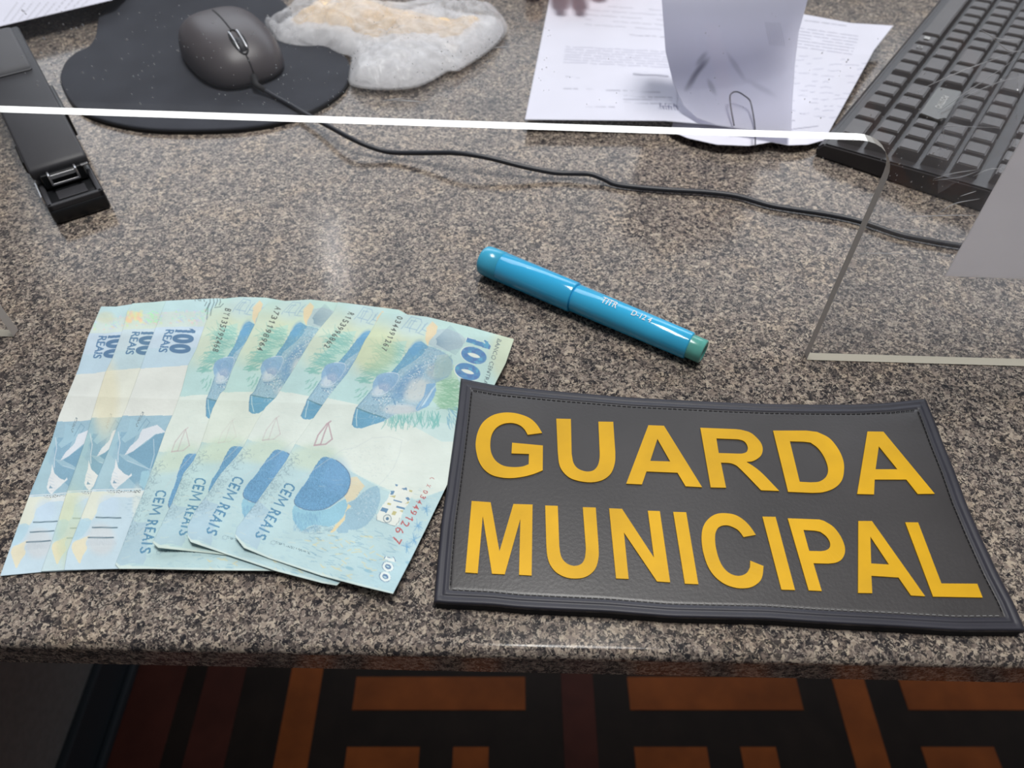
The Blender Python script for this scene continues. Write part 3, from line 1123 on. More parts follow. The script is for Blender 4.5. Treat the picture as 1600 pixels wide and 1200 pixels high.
    cv.poly([(480, 710), (560, 620), (640, 500), (690, 455), (740, 445), (795, 490), (740, 560), (660, 620), (560, 680), (520, 730)], c(74, 148, 186), .9, .14, zo=zA)
    cv.blob((520 + 690 / 5.33, 450 + 500 / 5.33), 14, 8, c(70, 150, 200), .7, ang=-.9, soft=.8)
    cv.poly([(160, 1140), (190, 1005), (300, 1040), (440, 1080), (420, 1112), (330, 1140), (240, 1170), (180, 1165)], c(70, 150, 188), .95, .08, zo=zA)
    cv.line([(200, 1000), (300, 1040), (440, 1085)], 2.0, c(50, 120, 140), .9, zo=zA)
    cv.line([(205, 1010), (195, 1080), (200, 1150)], 1.2, c(190, 220, 225), .9, zo=zA)
    cv.line(fish[:6], 1.2, c(60, 120, 160), .8, zo=zA)
    cv.line([(330, 910), (400, 915), (450, 905), (500, 910), (520, 970)], 2.2, c(70, 130, 170), .9, zo=zA)
    for _ in range(210):
        t = random.random()
        x, y = 360 + 560 * t + random.gauss(0, 40), 1000 - 460 * t + random.gauss(0, 45)
        if pip(np.array([x]), np.array([y]), fish)[0]:
            cv.blob((520 + x / 5.333, 450 + y / 5.333), random.uniform(.7, 1.5), random.uniform(.6, 1.0), random.choice([c(220, 226, 228), c(200, 215, 222), c(70, 120, 165)]), .8, soft=.5)
    tail = [(790, 470), (800, 420), (830, 370), (870, 345), (960, 340), (1060, 380), (1112, 430), (1070, 500), (960, 527), (900, 512), (850, 495)]
    cv.poly(tail, c(170, 192, 200), .95, .04, zo=zA)
    for k in range(26):
        a_ = -.75 + k * .052
        cv.line([(830 + 40 * math.cos(a_), 450 + 40 * math.sin(a_)), (830 + 255 * math.cos(a_) * (1 - abs(k - 16) * .012), 450 + 200 * math.sin(a_))], .9, c(105, 140, 165), .65, zo=zA)
    cv.poly([(770, 430), (780, 330), (830, 278), (875, 320), (862, 380), (805, 440), (792, 485)], c(224, 204, 164), .95, zo=zA)
    cv.poly([(870, 560), (960, 550), (1000, 640), (985, 720), (900, 750), (830, 740)], c(165, 190, 190), .8, zo=zA)
    for k in range(30):
        y_ = 560 + k * 6.5
        cv.line([(850, y_ + 40), (990, y_)], .8, c(120, 160, 160), .6, zo=zA)
    fin = [tuple(p) for p in catmull([(330, 850), (340, 780), (380, 725), (450, 705), (540, 715), (545, 765), (500, 830), (430, 878), (350, 885)], 4, True)]
    cv.poly(fin, c(128, 172, 206), 1, .10, zo=zA)
    cv.blob((520 + 400 / 5.33, 450 + 850 / 5.33), 14, 8, c(206, 216, 222), .8, ang=-.5, soft=.9)
    for k in range(22):
        a_ = -1.75 + k * .075
        cv.line([(395 + 40 * math.cos(a_), 880 + 40 * math.sin(a_)), (395 + 165 * math.cos(a_), 880 + 165 * math.sin(a_))], .8, c(80, 125, 180), .6, zo=zA)
    cv.line(fin[12:32], 1.0, c(205, 220, 235), .9, zo=zA)
    cv.poly([(690, 1000), (760, 900), (780, 800), (850, 792), (862, 850), (835, 925), (785, 990), (700, 1025)], c(116, 168, 208), .95, .05, zo=zA)
    for k in range(16):
        cv.line([(700 + k * 4, 1015 - k * 3), (770 + k * 6, 900 - k * 6)], .9, random.choice([c(190, 215, 228), c(80, 135, 180)]), .7, zo=zA)
    # building icon lines
    I_ = c(130, 168, 195)
    for pl_ in ([(655, 240), (570, 340)], [(620, 330), (655, 270), (700, 280)], [(655, 240), (735, 262), (742, 290)], [(690, 262), (640, 335), (700, 350)], [(790, 290), (715, 375), (700, 372)], [(770, 300), (745, 345), (780, 360)], [(600, 325), (640, 335), (640, 365)], [(720, 380), (760, 392)], [(735, 300), (690, 370)]):
        cv.line(pl_, 1.2, I_, .8, zo=zA)
    # 100 and bank name
    cv.hundred((731, 522), (-25, 65), (38, 13), c(226, 234, 224), 13)
    cv.hundred((732, 523), (-24.5, 63.5), (37, 12.5), c(40, 122, 180), 9.5)
    for _ in range(70):
        x, y = random.uniform(712, 768), random.uniform(528, 590)
        i_ = cv._idx(x - 3, x + 3, y - 2.5, y + 2.5)
        m_ = np.linalg.norm(cv.C[i_] - c(40, 122, 180), axis=1) < .03
        cv._mix(i_[m_], random.choice([c(66, 160, 196), c(34, 96, 168)]), .8)
    # engraved shading over the fish and grass
    for _ in range(420):
        t = random.random()
        x, y = 330 + 560 * t + random.gauss(0, 55), 1030 - 480 * t + random.gauss(0, 60)
        if pip(np.array([x]), np.array([y]), fish)[0]:
            cv.line([(x, y), (x + random.uniform(6, 22), y - random.uniform(6, 24))], .8, random.choice([c(96, 146, 180), c(170, 200, 212), c(112, 164, 186), c(190, 206, 210)]), .5, zo=zA)
    cv.blob((520 + 560 / 5.33, 450 + 830 / 5.33), 10, 22, c(92, 146, 190), .5, ang=.6, soft=.9)
    for _ in range(500):
        x, y = random.uniform(400, 790), random.uniform(480, 760)
        cv.line([(x, y), (x + random.uniform(4, 12), y + random.uniform(-1, 2))], .7, random.choice([c(205, 222, 214), c(168, 204, 206)]), .22)
    cv.text('BANCO CENTRAL', (777, 529), (-24, 75), (6.5, 2.2), c(60, 86, 100), .004)
    return cv


SERIALS = {3: ('BY135792468', (352, 481), (-21, 69), (9.5, 2.5)), 4: ('A731198964', (431, 478), (-31, 70), (9, 3)), 5: ('R153996862', (545, 487), (-41, 56), (9, 3.2)), 6: ('034491267', (621, 493), (-27, 55), (9, 3))}
REDSER = ['L', 'X', '0', '3', '4', '4', '9', '1', '2', '6', '7']


def paint_obverse(G):
    X, Y = project(G)
    cv = Canvas(X, Y, c(196, 214, 222))
    z1 = (0, 450, 5.3333)
    z2 = (0, 675, 5.3333)
    cv.poly([(200, 440), (460, 440), (460, 488), (200, 488)], c(184, 216, 220))
    cv.poly([(200, 488), (460, 484), (460, 520), (200, 520)], c(198, 214, 208))
    cv.poly([(190, 512), (460, 508), (460, 570), (240, 576), (190, 582)], c(190, 210, 226))
    cv.poly([(190, 545), (460, 540), (460, 572), (240, 574), (190, 580)], c(178, 208, 222), .6)
    cv.poly([(180, 579), (219, 576), (290, 571), (450, 570), (430, 650), (170, 652)], c(222, 225, 218))
    cv.poly([(150, 650), (430, 648), (420, 766), (120, 768)], c(138, 178, 198), 1, .03)
    # engraved line texture
    for k in range(60):
        y = 651 + k * 1.95
        cv.line([(120, y), (420, y - 1)], .6, c(175, 205, 215), .5)
    cv.poly([(960, 0), (1100, 0), (1140, 0), (1110, 110), (1050, 190), (985, 180), (975, 90), (1010, 40)], c(120, 166, 192), 1, .05, zo=z2)
    cv.poly([(900, 0), (1010, 0), (965, 100), (935, 200), (880, 250), (860, 100)], c(150, 190, 205), .8, zo=z2)
    cv.poly([(1060, 190), (1200, 100), (1300, 20), (1420, 0), (1400, 200), (1250, 310)], c(96, 150, 180), 1, .05, zo=z2)
    cv.poly([(980, 180), (1050, 240), (1250, 310), (1190, 480), (1165, 480), (1060, 370), (985, 300)], c(112, 160, 186), 1, .05, zo=z2)
    cv.poly([(1180, 330), (1240, 320), (1250, 400), (1200, 470), (1160, 440)], c(150, 198, 214), .8, zo=z2)
    cv.poly([(900, 170), (960, 240), (1000, 330), (950, 400), (900, 470), (790, 470)], c(160, 194, 205), .7, zo=z2)
    cv.poly([(1180, -20), (1310, -60), (1380, 0), (1290, 20), (1200, 90), (1110, 160), (1035, 195), (1085, 120), (1150, 60)], c(216, 222, 230), 1, zo=z2)
    cv.poly([(1090, -120), (1200, -60), (1170, 10), (1120, 40), (1040, 90), (1010, 60), (1060, 0)], c(150, 190, 208), 1, zo=z2)
    cv.line([(985, 0), (1000, 90), (985, 180), (985, 250)], 1.2, c(205, 218, 228), .9, zo=z2)
    cv.line([(1280, 60), (1285, 190), (1250, 312), (1060, 240)], 1.0, c(190, 212, 224), .8, zo=z2)
    cv.poly([(965, 225), (985, 300), (1040, 350), (1075, 365), (1095, 345), (1098, 362), (1060, 395), (960, 478), (935, 455), (920, 420), (935, 350), (955, 300)], c(222, 226, 228), 1, zo=z2)
    for k in range(5):
        cv.line([(940 + k * 3, 330 + k * 30), (975 + k * 6, 350 + k * 26)], .8, c(180, 200, 215), .8, zo=z2)
    cv.poly([(950, 400), (975, 430), (940, 425)], c(110, 150, 175), 1, zo=z2)
    cv.line([(770, 482), (1180, 475)], 1.6, c(212, 222, 226), 1, zo=z2)
    # lower field
    cv.poly([(100, 767), (420, 764), (400, 900), (60, 900)], c(190, 213, 226))
    cv.poly([(110, 768), (420, 765), (420, 775), (105, 778)], c(216, 224, 224))
    cv.poly([tuple(p) for p in catmull([(770, 500), (960, 512), (900, 560), (830, 600), (800, 680), (760, 735), (680, 720), (700, 600)], 4, True)], c(218, 222, 206), 1, zo=z2)
    cv.poly([tuple(p) for p in catmull([(610, 920), (680, 890), (750, 860), (715, 920), (725, 970), (690, 1030), (665, 1095), (640, 1060), (600, 980)], 4, True)], c(224, 216, 186), 1, zo=z2)
    cv.poly([tuple(p) for p in catmull([(700, 720), (760, 740), (720, 830), (640, 900), (600, 880), (640, 780)], 4, True)], c(170, 206, 222), .8, zo=z2)
    cv.blob((155 + 15, 790), 16, 18, c(190, 213, 235), .6, soft=.8)
    cv.blob((158, 843), 22, 24, c(203, 208, 212), .8, soft=.6)
    for k in range(14):
        rr1 = 3 + k * 1.6
        cv.line([(158 + rr1 * math.cos(a), 852 + rr1 * .6 * math.sin(a)) for a in np.linspace(3.1, 6.3, 16)], .6, c(175, 185, 195), .5)
    cv.blob((215, 790), 8, 30, c(214, 222, 214), .7, soft=.8)
    for _ in range(60):
        x, y = random.uniform(195, 225), random.uniform(775, 810)
        cv.line([(x, y), (x + 4, y)], .7, c(140, 175, 195), .5)
    for a_, b_ in (((800, 712), (1006, 716)), ((770, 795), (976, 797)), ((735, 880), (945, 880))):
        cv.line([a_, b_], 2.1, c(30, 84, 108), .95, zo=z2)
    cv.text('DEUS SEJA LOUVADO', (166.5, 771), (53, -.3), (.8, -4.6), c(50, 66, 80), .006)
    cv.text('REPUBLICA', (221, 643), (-10, 24), (4, 1), c(90, 110, 125), .003)
    cv.line([(216, 673), (229, 654), (234, 660), (228, 668)], 1, c(90, 140, 170), .8)
    cv.hundred((275, 512.5), (-12, 39), (32, 1.5), c(28, 98, 148), 6)
    for oy in (-.4, .4):
        cv.text('REAIS', (259, 515 + oy), (-12, 35), (13.5, .6), c(30, 104, 156), .006)
    # hologram band with pastel sheen
    pal = [c(225, 190, 175), c(205, 228, 150), c(190, 200, 235), c(150, 225, 190), c(220, 200, 220), c(170, 225, 205)]
    for _ in range(130):
        x, y = random.uniform(236, 420), random.uniform(482, 506)
        cv.blob((x, y), random.uniform(1, 4), random.uniform(1, 2.5), random.choice(pal), .45, soft=.9)
    for _ in range(60):
        x, y = random.uniform(275, 330), random.uniform(484, 500)
        cv.line([(x, y), (x + random.uniform(-4, 4), y + random.uniform(-1, 4))], .8, random.choice([c(160, 190, 230), c(190, 230, 210)]), .7)
    return cv


def dark_lines(cv):
    z = (280, 455, 10.0)
    for pl_ in ([(535, 95), (545, 180), (500, 290), (490, 380)], [(480, 90), (485, 180), (450, 260), (430, 440)], [(590, 100), (600, 150), (565, 230)], [(635, 95), (645, 170), (625, 215)], [(690, 195), (640, 245), (555, 255)], [(430, 170), (400, 230)], [(470, 190), (410, 320)],
                [(385, 130), (395, 160)], [(330, 130), (340, 150)], [(290, 130), (320, 150)], [(245, 125), (250, 150)]):
        cv.line(pl_, 1.3, c(60, 88, 98), .85, zo=z)


GR = [note_grid(nd) for nd in NOTES]
rev = paint_reverse(GR[6])
obv = paint_obverse(GR[2])
TINT = [(1.0, 1.0, 1.01), (1.02, 1.01, .95), (1, 1, 1), (1.0, 1.0, .99), (.99, .99, .95), (1.0, 1.0, 1.0), (1.0, 1.0, 1.0)]
NLAB = ['outermost left portrait-side 100 reais banknote of the fan, its whole left edge lying on granite',
        'second 100 reais banknote from the left, yellowish, between two other portrait-side notes',
        'third 100 reais banknote from the left, its blue 100 and three dark bars uncovered',
        'fish-side 100 reais banknote with serial BY135792468, fourth from the left of the fan',
        'fish-side 100 reais banknote with serial A731198964 and folded top corner, fifth of the fan',
        'fish-side 100 reais banknote with serial R153996862, directly under the top note of the fan',
        'topmost fish-side 100 reais banknote, fully visible, its corner under the dark rubber patch']
for i, nd in enumerate(NOTES):
    G = GR[i]
    src = obv if i < 3 else rev
    X, Y = project(G)
    cv = Canvas(X, Y, (0, 0, 0))
    cv.C = src.C.copy()
    if i == 3:
        dark_lines(cv)
    if i == 2:
        dark_lines(cv)
    if i == 1:
        for _ in range(40):
            cv.blob((random.uniform(198, 222), random.uniform(487, 503)), 3, 3, random.choice([c(240, 190, 160), c(225, 225, 160)]), .5, soft=.8)
        for _ in range(24):
            x, y = random.uniform(231, 250), random.uniform(486, 505)
            cv.line([(x, y), (x + random.uniform(-4, 4), y + random.uniform(-3, 3))], 1.0, c(150, 245, 170), .9)
        cv.blob((165, 620), 20, 60, c(222, 216, 190), .7, soft=.9)
        cv.blob((110, 830), 22, 60, c(190, 208, 180), .6, soft=.9)
    if i == 0:
        cv.blob((165, 496), 14, 9, c(200, 206, 176), .7, soft=.8)
    if i == 6:
        cv.blob((585, 545), 34, 36, c(196, 206, 150), .5, soft=.6)
    if i in SERIALS:
        st, o_, dv, hv = SERIALS[i]
        # fixed pitch: draw each character on its own
        n_ = len(st)
        dv = np.array(dv, float)
        hv = np.array(hv, float)
        for k, ch in enumerate(st):
            gap = 0.72 if i != 6 else 0.7
            o1 = np.array(o_, float) + dv * (k / n_)
            cw = dv / n_ * gap
            if ch == '1':
                cv.one(o1 + cw * .1, cw * .6, hv, c(40, 52, 50), .5)
            else:
                cv.text(ch, o1, cw, hv, c(40, 52, 50), .02)
    if i == 6:
        # red serial growing towards the corner
        pos = [(1215, 375), (1185, 430), (1160, 480), (1140, 520), (1112, 558), (1085, 598), (1062, 640), (1030, 690), (995, 730), (950, 785), (925, 865)]
        for k, ch in enumerate(REDSER):
            s_ = 34 + k * 5.2
            x, y = 450 + (pos[k][0] - 10) / 5.3333, 675 + pos[k][1] / 5.3333
            a1 = ((x - s_ * .4 / 5.333, y), (-s_ * .28 / 5.333, s_ * .52 / 5.333), (s_ * .85 / 5.333, s_ * .38 / 5.333), c(176, 52, 62))
            if ch == '1': cv.one(a1[0], tuple(k * .7 for k in a1[1]), a1[2], a1[3], .4)
            else: cv.text(ch, *a1, .01)
    if i >= 3:
        # pen scribbles in the white zone
        zz = {3: (282, 686), 4: (355, 672), 5: (424, 668), 6: (505, 676)}[i]
        al = {3: .5, 4: .15, 5: .35, 6: .9}[i]
        for pl_ in ([(-4, 18), (2, 0), (8, -15), (12, -18)], [(8, -15), (14, 10), (4, 18), (-14, 20)], [(-4, 18), (-14, 20), (-8, 4), (6, -14)]):
            cv.line([(zz[0] + x, zz[1] + y) for x, y in pl_], 2.2 if i == 6 else 1.6, c(180, 148, 158), al)
    # worn folds
    zm = {0: .0, 1: .0}
    z = wave(G[..., 0], G[..., 1]) + 0.0004 + i * 0.0006
    if i >= 4:
        q = P(*nd['bot'][0])[:2]
        dd = np.hypot(G[..., 0] - q[0], G[..., 1] - q[1])
        z = z + 0.0028 * np.exp(-(dd / 0.011) ** 2)
    if i == 6:
        q = P(803, 530)[:2]
        dd = np.hypot(G[..., 0] - q[0], G[..., 1] - q[1])
        z = z + 0.003 * np.exp(-(dd / 0.03) ** 2)
        q = P(614, 928)[:2]
        dd = np.hypot(G[..., 0] - q[0], G[..., 1] - q[1])
        z = z + 0.002 * np.exp(-(dd / 0.03) ** 2)
    # small paper cockle
    z = z + 0.00012 * np.sin(G[..., 0] * 260 + i) * np.sin(G[..., 1] * 190 + i * 2)
    Wp = raise_pts(G, z)
    colr = cv.C * np.array(TINT[i])
    o = grid_mesh('banknote', Wp, colr, M_NOTE, None, 0.0003, c(150, 172, 172))
    tag(o, NLAB[i], 'banknote', 'fanned 100 reais banknotes')

# ------------------------------------------------------------------ rubber patch
PZ = 0.0062
pt = empty('patch', tuple(P(1100, 800)), 'dark grey rubber patch with raised yellow GUARDA MUNICIPAL lettering and stitched rim', 'patch')
PT_TOP = [(720, 591), (777, 602), (866, 611), (983, 621), (1130, 628.5), (1198, 631), (1267, 632), (1335, 632), (1386, 629.5), (1446, 623)]
PT_RIGHT = [(1446, 623), (1458, 651), (1475, 696), (1492, 737), (1509, 784), (1533, 839), (1560, 897), (1584, 942), (1603, 986)]
PT_LEFT = [(720, 591), (713, 653), (707, 698), (697, 768), (689.5, 815), (683.5, 874), (679, 926), (677.5, 941)]
PT_BOT = [(677.5, 941), (697, 943), (767, 946), (810, 950.5), (860, 953), (950, 957), (1050, 965), (1200, 968), (1287, 974), (1400, 980), (1500, 986), (1603, 986)]


def patch_at(u, v, Gp):
    nv, nu = Gp.shape[:2]
    x = np.clip(u, 0, 1) * (nu - 1)
    y = np.clip(v, 0, 1) * (nv - 1)
    i0 = np.minimum(x.astype(int), nu - 2)
    j0 = np.minimum(y.astype(int), nv - 2)
    fx = (x - i0)[..., None]
    fy = (y - j0)[..., None]
    return (Gp[j0, i0] * (1 - fx) * (1 - fy) + Gp[j0, i0 + 1] * fx * (1 - fy) + Gp[j0 + 1, i0] * (1 - fx) * fy + Gp[j0 + 1, i0 + 1] * fx * fy)


GP = sheet_grid(PT_LEFT, PT_RIGHT, PT_TOP, PT_BOT, 81, 41, PZ)
WID, HEI = 0.232, 0.117


def rim_profile(d):
    """height relative to PZ as function of distance (m) from outer edge"""
    xs = np.array([0, .0004, .0010, .0022, .0028, .0033, .0038, .0047, .0054, .0058, .0066, 1.0])
    zs = np.array([-.0012, -.0002, .0001, .0001, -.0003, -.0003, .0001, .0001, -.0004, -.0007, -.0004, -.0004])
    return np.interp(d, xs, zs)


us = np.r_[np.array([0, .0003, .0008, .0014, .0026, .0032, .0036, .0041, .0047, .0056, .0062, .0067, .0072, .0078]) / WID]
us = np.r_[us, np.linspace(.012 / WID, 1 - .012 / WID, 50), 1 - us[::-1]]
vs_ = np.r_[np.array([0, .0003, .0008, .0014, .0026, .0032, .0036, .0041, .0047, .0056, .0062, .0067, .0072, .0078]) / HEI]
vs_ = np.r_[vs_, np.linspace(.012 / HEI, 1 - .012 / HEI, 28), 1 - vs_[::-1]]
UU, VV = np.meshgrid(us, vs_)
PP = patch_at(UU, VV, GP)
DD = np.minimum(np.minimum(UU, 1 - UU) * WID, np.minimum(VV, 1 - VV) * HEI)


def bulge(u, v):
    return 0.0005 * np.sin(u * 7.0 + 1) * np.sin(v * 3.1) + 0.0012 * np.exp(-((u - 1) ** 2 / .01 + (v - 0) ** 2 / .03)) + 0.0008 * np.exp(-((u) ** 2 / .01 + (v - 0) ** 2 / .05))


Z = PZ + rim_profile(DD) + bulge(UU, VV) * np.clip(DD / .01, 0.3, 1)
PW = raise_pts(PP, Z)
o = grid_mesh('panel', PW, None, [M_PATCH], pt, 0.0022)
# rim colour: assign second material to outer faces
me = o.data
me.materials.append(M_RIM)
nu_, nv_ = len(us), len(vs_)
mi = np.zeros(len(me.polygons), np.int32)
Dc = (DD[:-1, :-1] + DD[1:, 1:]) / 2
mi[:Dc.size] = (Dc.ravel() < 0.0055).astype(np.int32)
mi[Dc.size:] = 1
me.polygons.foreach_set('material_index', mi)
# backing, slightly set in
GB = sheet_grid(PT_LEFT, PT_RIGHT, PT_TOP, PT_BOT, 60, 30, PZ)
uB, vB = np.meshgrid(np.linspace(.003, .997, 60), np.linspace(.006, .996, 30))
PB = patch_at(uB, vB, GP)
bk = PB.copy()
bk[..., 2] = 0.0040
grid_mesh('backing', bk, None, M_BACK, pt, 0.0038)
# stitches
bm = bmesh.new()
bm2 = bmesh.new()


def stitch(bmx, u0, v0, u1, v1, r, h):
    A = patch_at(np.array([u0, u1]), np.array([v0, v1]), GP)
    zz = PZ + h + bulge(np.array([u0, u1]), np.array([v0, v1]))
    A = raise_pts(A, zz)
    m_ = A.mean(0)
    tube(bmx, [A[0] - [0, 0, .0003], A[0] * .7 + m_ * .3, A[1] * .7 + m_ * .3, A[1] - [0, 0, .0003]], r, 5)


n_ = 88
VB = 1 - .0062 / HEI
VT = .0062 / HEI
UL = .0062 / WID
for k in range(n_):
    u0, u1 = .031 + .938 * k / n_, .031 + .938 * (k + .7) / n_
    stitch(bm2, u0, VB, u1, VB, .00015, -.0003)
    stitch(bm, u0, VT, u1, VT, .00022, -.0003)
for k in range(44):
    v0, v1 = .062 + .875 * k / 44, .062 + .875 * (k + .72) / 44
    stitch(bm, UL, v0, UL, v1, .00022, -.0003)
    stitch(bm, 1 - UL, v0, 1 - UL, v1, .00022, -.0003)
bm_obj('stitching', bm, M_STITCH_D, pt)
o = bm_obj('stitching', bm2, M_STITCH, pt)
o['label'] = 'pale grey stitching along the lower rim'

# letters
s7 = lambda pts: [(660 + x * .29375, 580 + y * .29375) for x, y in pts]
s8 = lambda pts: [(1130 + x * .34157, 600 + y * .34157) for x, y in pts]
sR = lambda pts: [(1080 + x * .1, 650 + y * .1) for x, y in pts]
sC = lambda pts: [(1080 + x * .125, 780 + y * .125) for x, y in pts]
sP = lambda pts: [(1240 + x * .2, 790 + y * .2) for x, y in pts]


def mixp(*segs):
    """each seg: ('l', pts) straight or ('c', pts) smooth"""
    out = []
    for k, pts in segs:
        pts = [tuple(p) for p in pts]
        out += [tuple(p) for p in (catmull(pts, 5) if k == 'c' else pts)]
    return out


LET = []
LET.append((mixp(('c', s7([(637, 328), (610, 285), (575, 252), (530, 232), (480, 221), (425, 221), (370, 236), (322, 272), (294, 325), (283, 385), (288, 435), (301, 480), (328, 522), (370, 552), (425, 566), (480, 568), (535, 561), (590, 547), (640, 527)])),
                 ('l', s7([(641, 395), (477, 380), (474, 437), (567, 440), (565, 495)])), ('c', s7([(565, 495), (530, 507), (480, 510), (430, 502), (390, 476), (367, 436), (361, 390), (368, 340), (392, 302), (430, 280), (475, 275), (515, 286), (542, 308), (560, 338)]))), []))
LET.append((mixp(('l', s7([(712, 252), (790, 254)])), ('c', s7([(794, 440), (804, 488), (828, 518), (870, 533), (908, 528), (932, 503), (942, 465), (943, 430)])), ('l', s7([(936, 268), (1015, 269)])),
                 ('c', s7([(1026, 430), (1024, 485), (1005, 540), (965, 575), (910, 590), (850, 587), (790, 570), (750, 537), (728, 495), (720, 430)]))), []))
LET.append((s7([(1202, 287), (1285, 290), (1488, 617), (1400, 612), (1357, 540), (1192, 533), (1168, 602), (1084, 598)]), [s7([(1250, 360), (1318, 480), (1212, 477)])]))
LET.append((mixp(('l', sR([(142, 183), (500, 197)])), ('c', sR([(700, 205), (800, 220), (930, 262), (1030, 345), (1095, 430), (1118, 520), (1095, 610), (1030, 670), (950, 708), (870, 715)])), ('c', sR([(870, 722), (980, 790), (1120, 905), (1375, 1170)])), ('l', sR([(1095, 1160)])),
                 ('c', sR([(1080, 1148), (900, 960), (760, 820), (690, 765), (600, 735), (465, 728)])), ('l', sR([(545, 1120), (305, 1115)]))),
            [mixp(('l', sR([(393, 350), (700, 362)])), ('c', sR([(740, 365), (810, 385), (860, 430), (885, 500), (865, 560), (800, 585), (740, 588)])), ('l', sR([(430, 578)])))]))
LET.append((mixp(('l', s8([(228, 213), (380, 213)])), ('c', s8([(430, 219), (485, 247), (525, 295), (548, 345), (553, 390), (543, 440), (510, 475), (460, 494), (410, 498)])), ('l', s8([(297, 493)]))),
            [mixp(('l', s8([(305, 262), (370, 264)])), ('c', s8([(400, 268), (435, 295), (465, 340), (480, 390), (470, 425), (440, 446), (400, 450)])), ('l', s8([(350, 447)])))]))
LET.append((s8([(660, 217), (733, 218), (968, 502), (890, 503), (838, 437), (693, 437), (690, 505), (613, 503)]), [s8([(712, 285), (797, 390), (697, 390)])]))
# MUNICIPAL
LET.append((s7([(262, 690), (363, 697), (410, 958), (484, 706), (586, 709), (581, 1087), (514, 1083), (521, 785), (438, 1080), (370, 1077), (321, 770), (294, 1075), (228, 1070)]), []))
LET.append((mixp(('l', s7([(653, 714), (720, 716)])), ('c', s7([(728, 930), (738, 985), (765, 1020), (803, 1035), (840, 1028), (862, 1000), (869, 950), (868, 920)])), ('l', s7([(853, 723), (922, 725)])),
                 ('c', s7([(937, 930), (937, 990), (920, 1050), (880, 1088), (830, 1102), (770, 1098), (715, 1072), (680, 1030), (664, 980), (659, 920)]))), []))
LET.append((s7([(993, 729), (1062, 732), (1232, 992), (1199, 742), (1263, 744), (1318, 1123), (1248, 1118), (1072, 858), (1097, 1105), (1030, 1102)]), []))
LET.append((s7([(1334, 748), (1403, 750), (1468, 1133), (1396, 1130)]), []))
LET.append((mixp(('c', sC([(808, 445), (740, 345), (660, 262), (560, 200), (460, 177), (350, 177), (260, 210), (185, 280), (145, 360), (130, 460), (135, 570), (160, 700), (215, 850), (300, 970), (420, 1060), (550, 1105), (660, 1113), (760, 1095), (850, 1035), (890, 960), (905, 835)])),
                 ('l', sC([(738, 768), (735, 850)])), ('c', sC([(735, 850), (700, 915), (640, 950), (570, 957), (480, 925), (400, 850), (345, 740), (310, 610), (298, 500), (305, 420), (340, 355), (400, 328), (470, 330), (545, 360), (600, 400), (655, 473)]))), []))
LET.append((sC([(890, 217), (1055, 220), (1298, 1135), (1128, 1130)]), []))
LET.append((mixp(('l', [(1230.8, 809.8)] + sP([(200, 108)])), ('c', sP([(240, 120), (310, 165), (365, 235), (397, 310), (400, 370), (375, 420), (330, 445), (270, 453)])), ('l', sP([(155, 450), (220, 667), (118, 662)]))),
            [mixp(('l', sP([(77, 190), (170, 196)])), ('c', sP([(210, 205), (255, 240), (283, 285), (283, 325), (255, 348), (215, 356)])), ('l', sP([(122, 354)])))]))
LET.append((sP([(506, 120), (612, 120), (1028, 708), (917, 702), (820, 562), (608, 548), (615, 684), (504, 682)]), [sP([(600, 242), (745, 460), (606, 452)])]))
LET.append((sP([(872, 130), (973, 131), (1155, 608), (1435, 610), (1477, 718), (1090, 711)]), []))


def inv_patch(x, y):
    p = P(x, y, PZ)[:2]
    g = GP[..., :2]
    d = ((g - p) ** 2).sum(-1)
    j, i = np.unravel_index(d.argmin(), d.shape)
    return i / (GP.shape[1] - 1), j / (GP.shape[0] - 1)


for outer, holes in LET:
    bmL = bmesh.new()
    loops = []
    edges = []

    def clean(pts):
        o_ = []
        for p_ in pts:
            if not o_ or math.hypot(p_[0] - o_[-1][0], p_[1] - o_[-1][1]) > .35: o_.append(p_)
        if math.hypot(o_[0][0] - o_[-1][0], o_[0][1] - o_[-1][1]) < .35: o_.pop()
        return o_
    def place(px_, py_):
        u_, v_ = inv_patch(px_, py_)
        return P(px_, py_, PZ + 0.0002 + float(bulge(u_, v_)))
    for pts in [outer] + holes:
        pts = clean(pts)
        vs = [bmL.verts.new(place(*p_)) for p_ in pts]
        loops.append(vs)
        for i in range(len(vs)):
            edges.append(bmL.edges.new((vs[i], vs[(i + 1) % len(vs)])))
    bmesh.ops.triangle_fill(bmL, edges=edges, use_beauty=True, use_dissolve=False)
    for f in bmL.faces:
        f.normal_update()
        if f.normal.z < 0: f.normal_flip()
    for vs in loops:
        low = [bmL.verts.new(v.co + Vector((0, 0, -.0012))) for v in vs]
        for i in range(len(vs)):
            j = (i + 1) % len(vs)
            bmL.faces.new((vs[i], low[i], low[j], vs[j]))
    me = bpy.data.meshes.new('letter')
    bmesh.ops.recalc_face_normals(bmL, faces=bmL.faces[:])
    bmL.to_mesh(me)
    bmL.free()
    link('letter', me, M_YEL, pt)

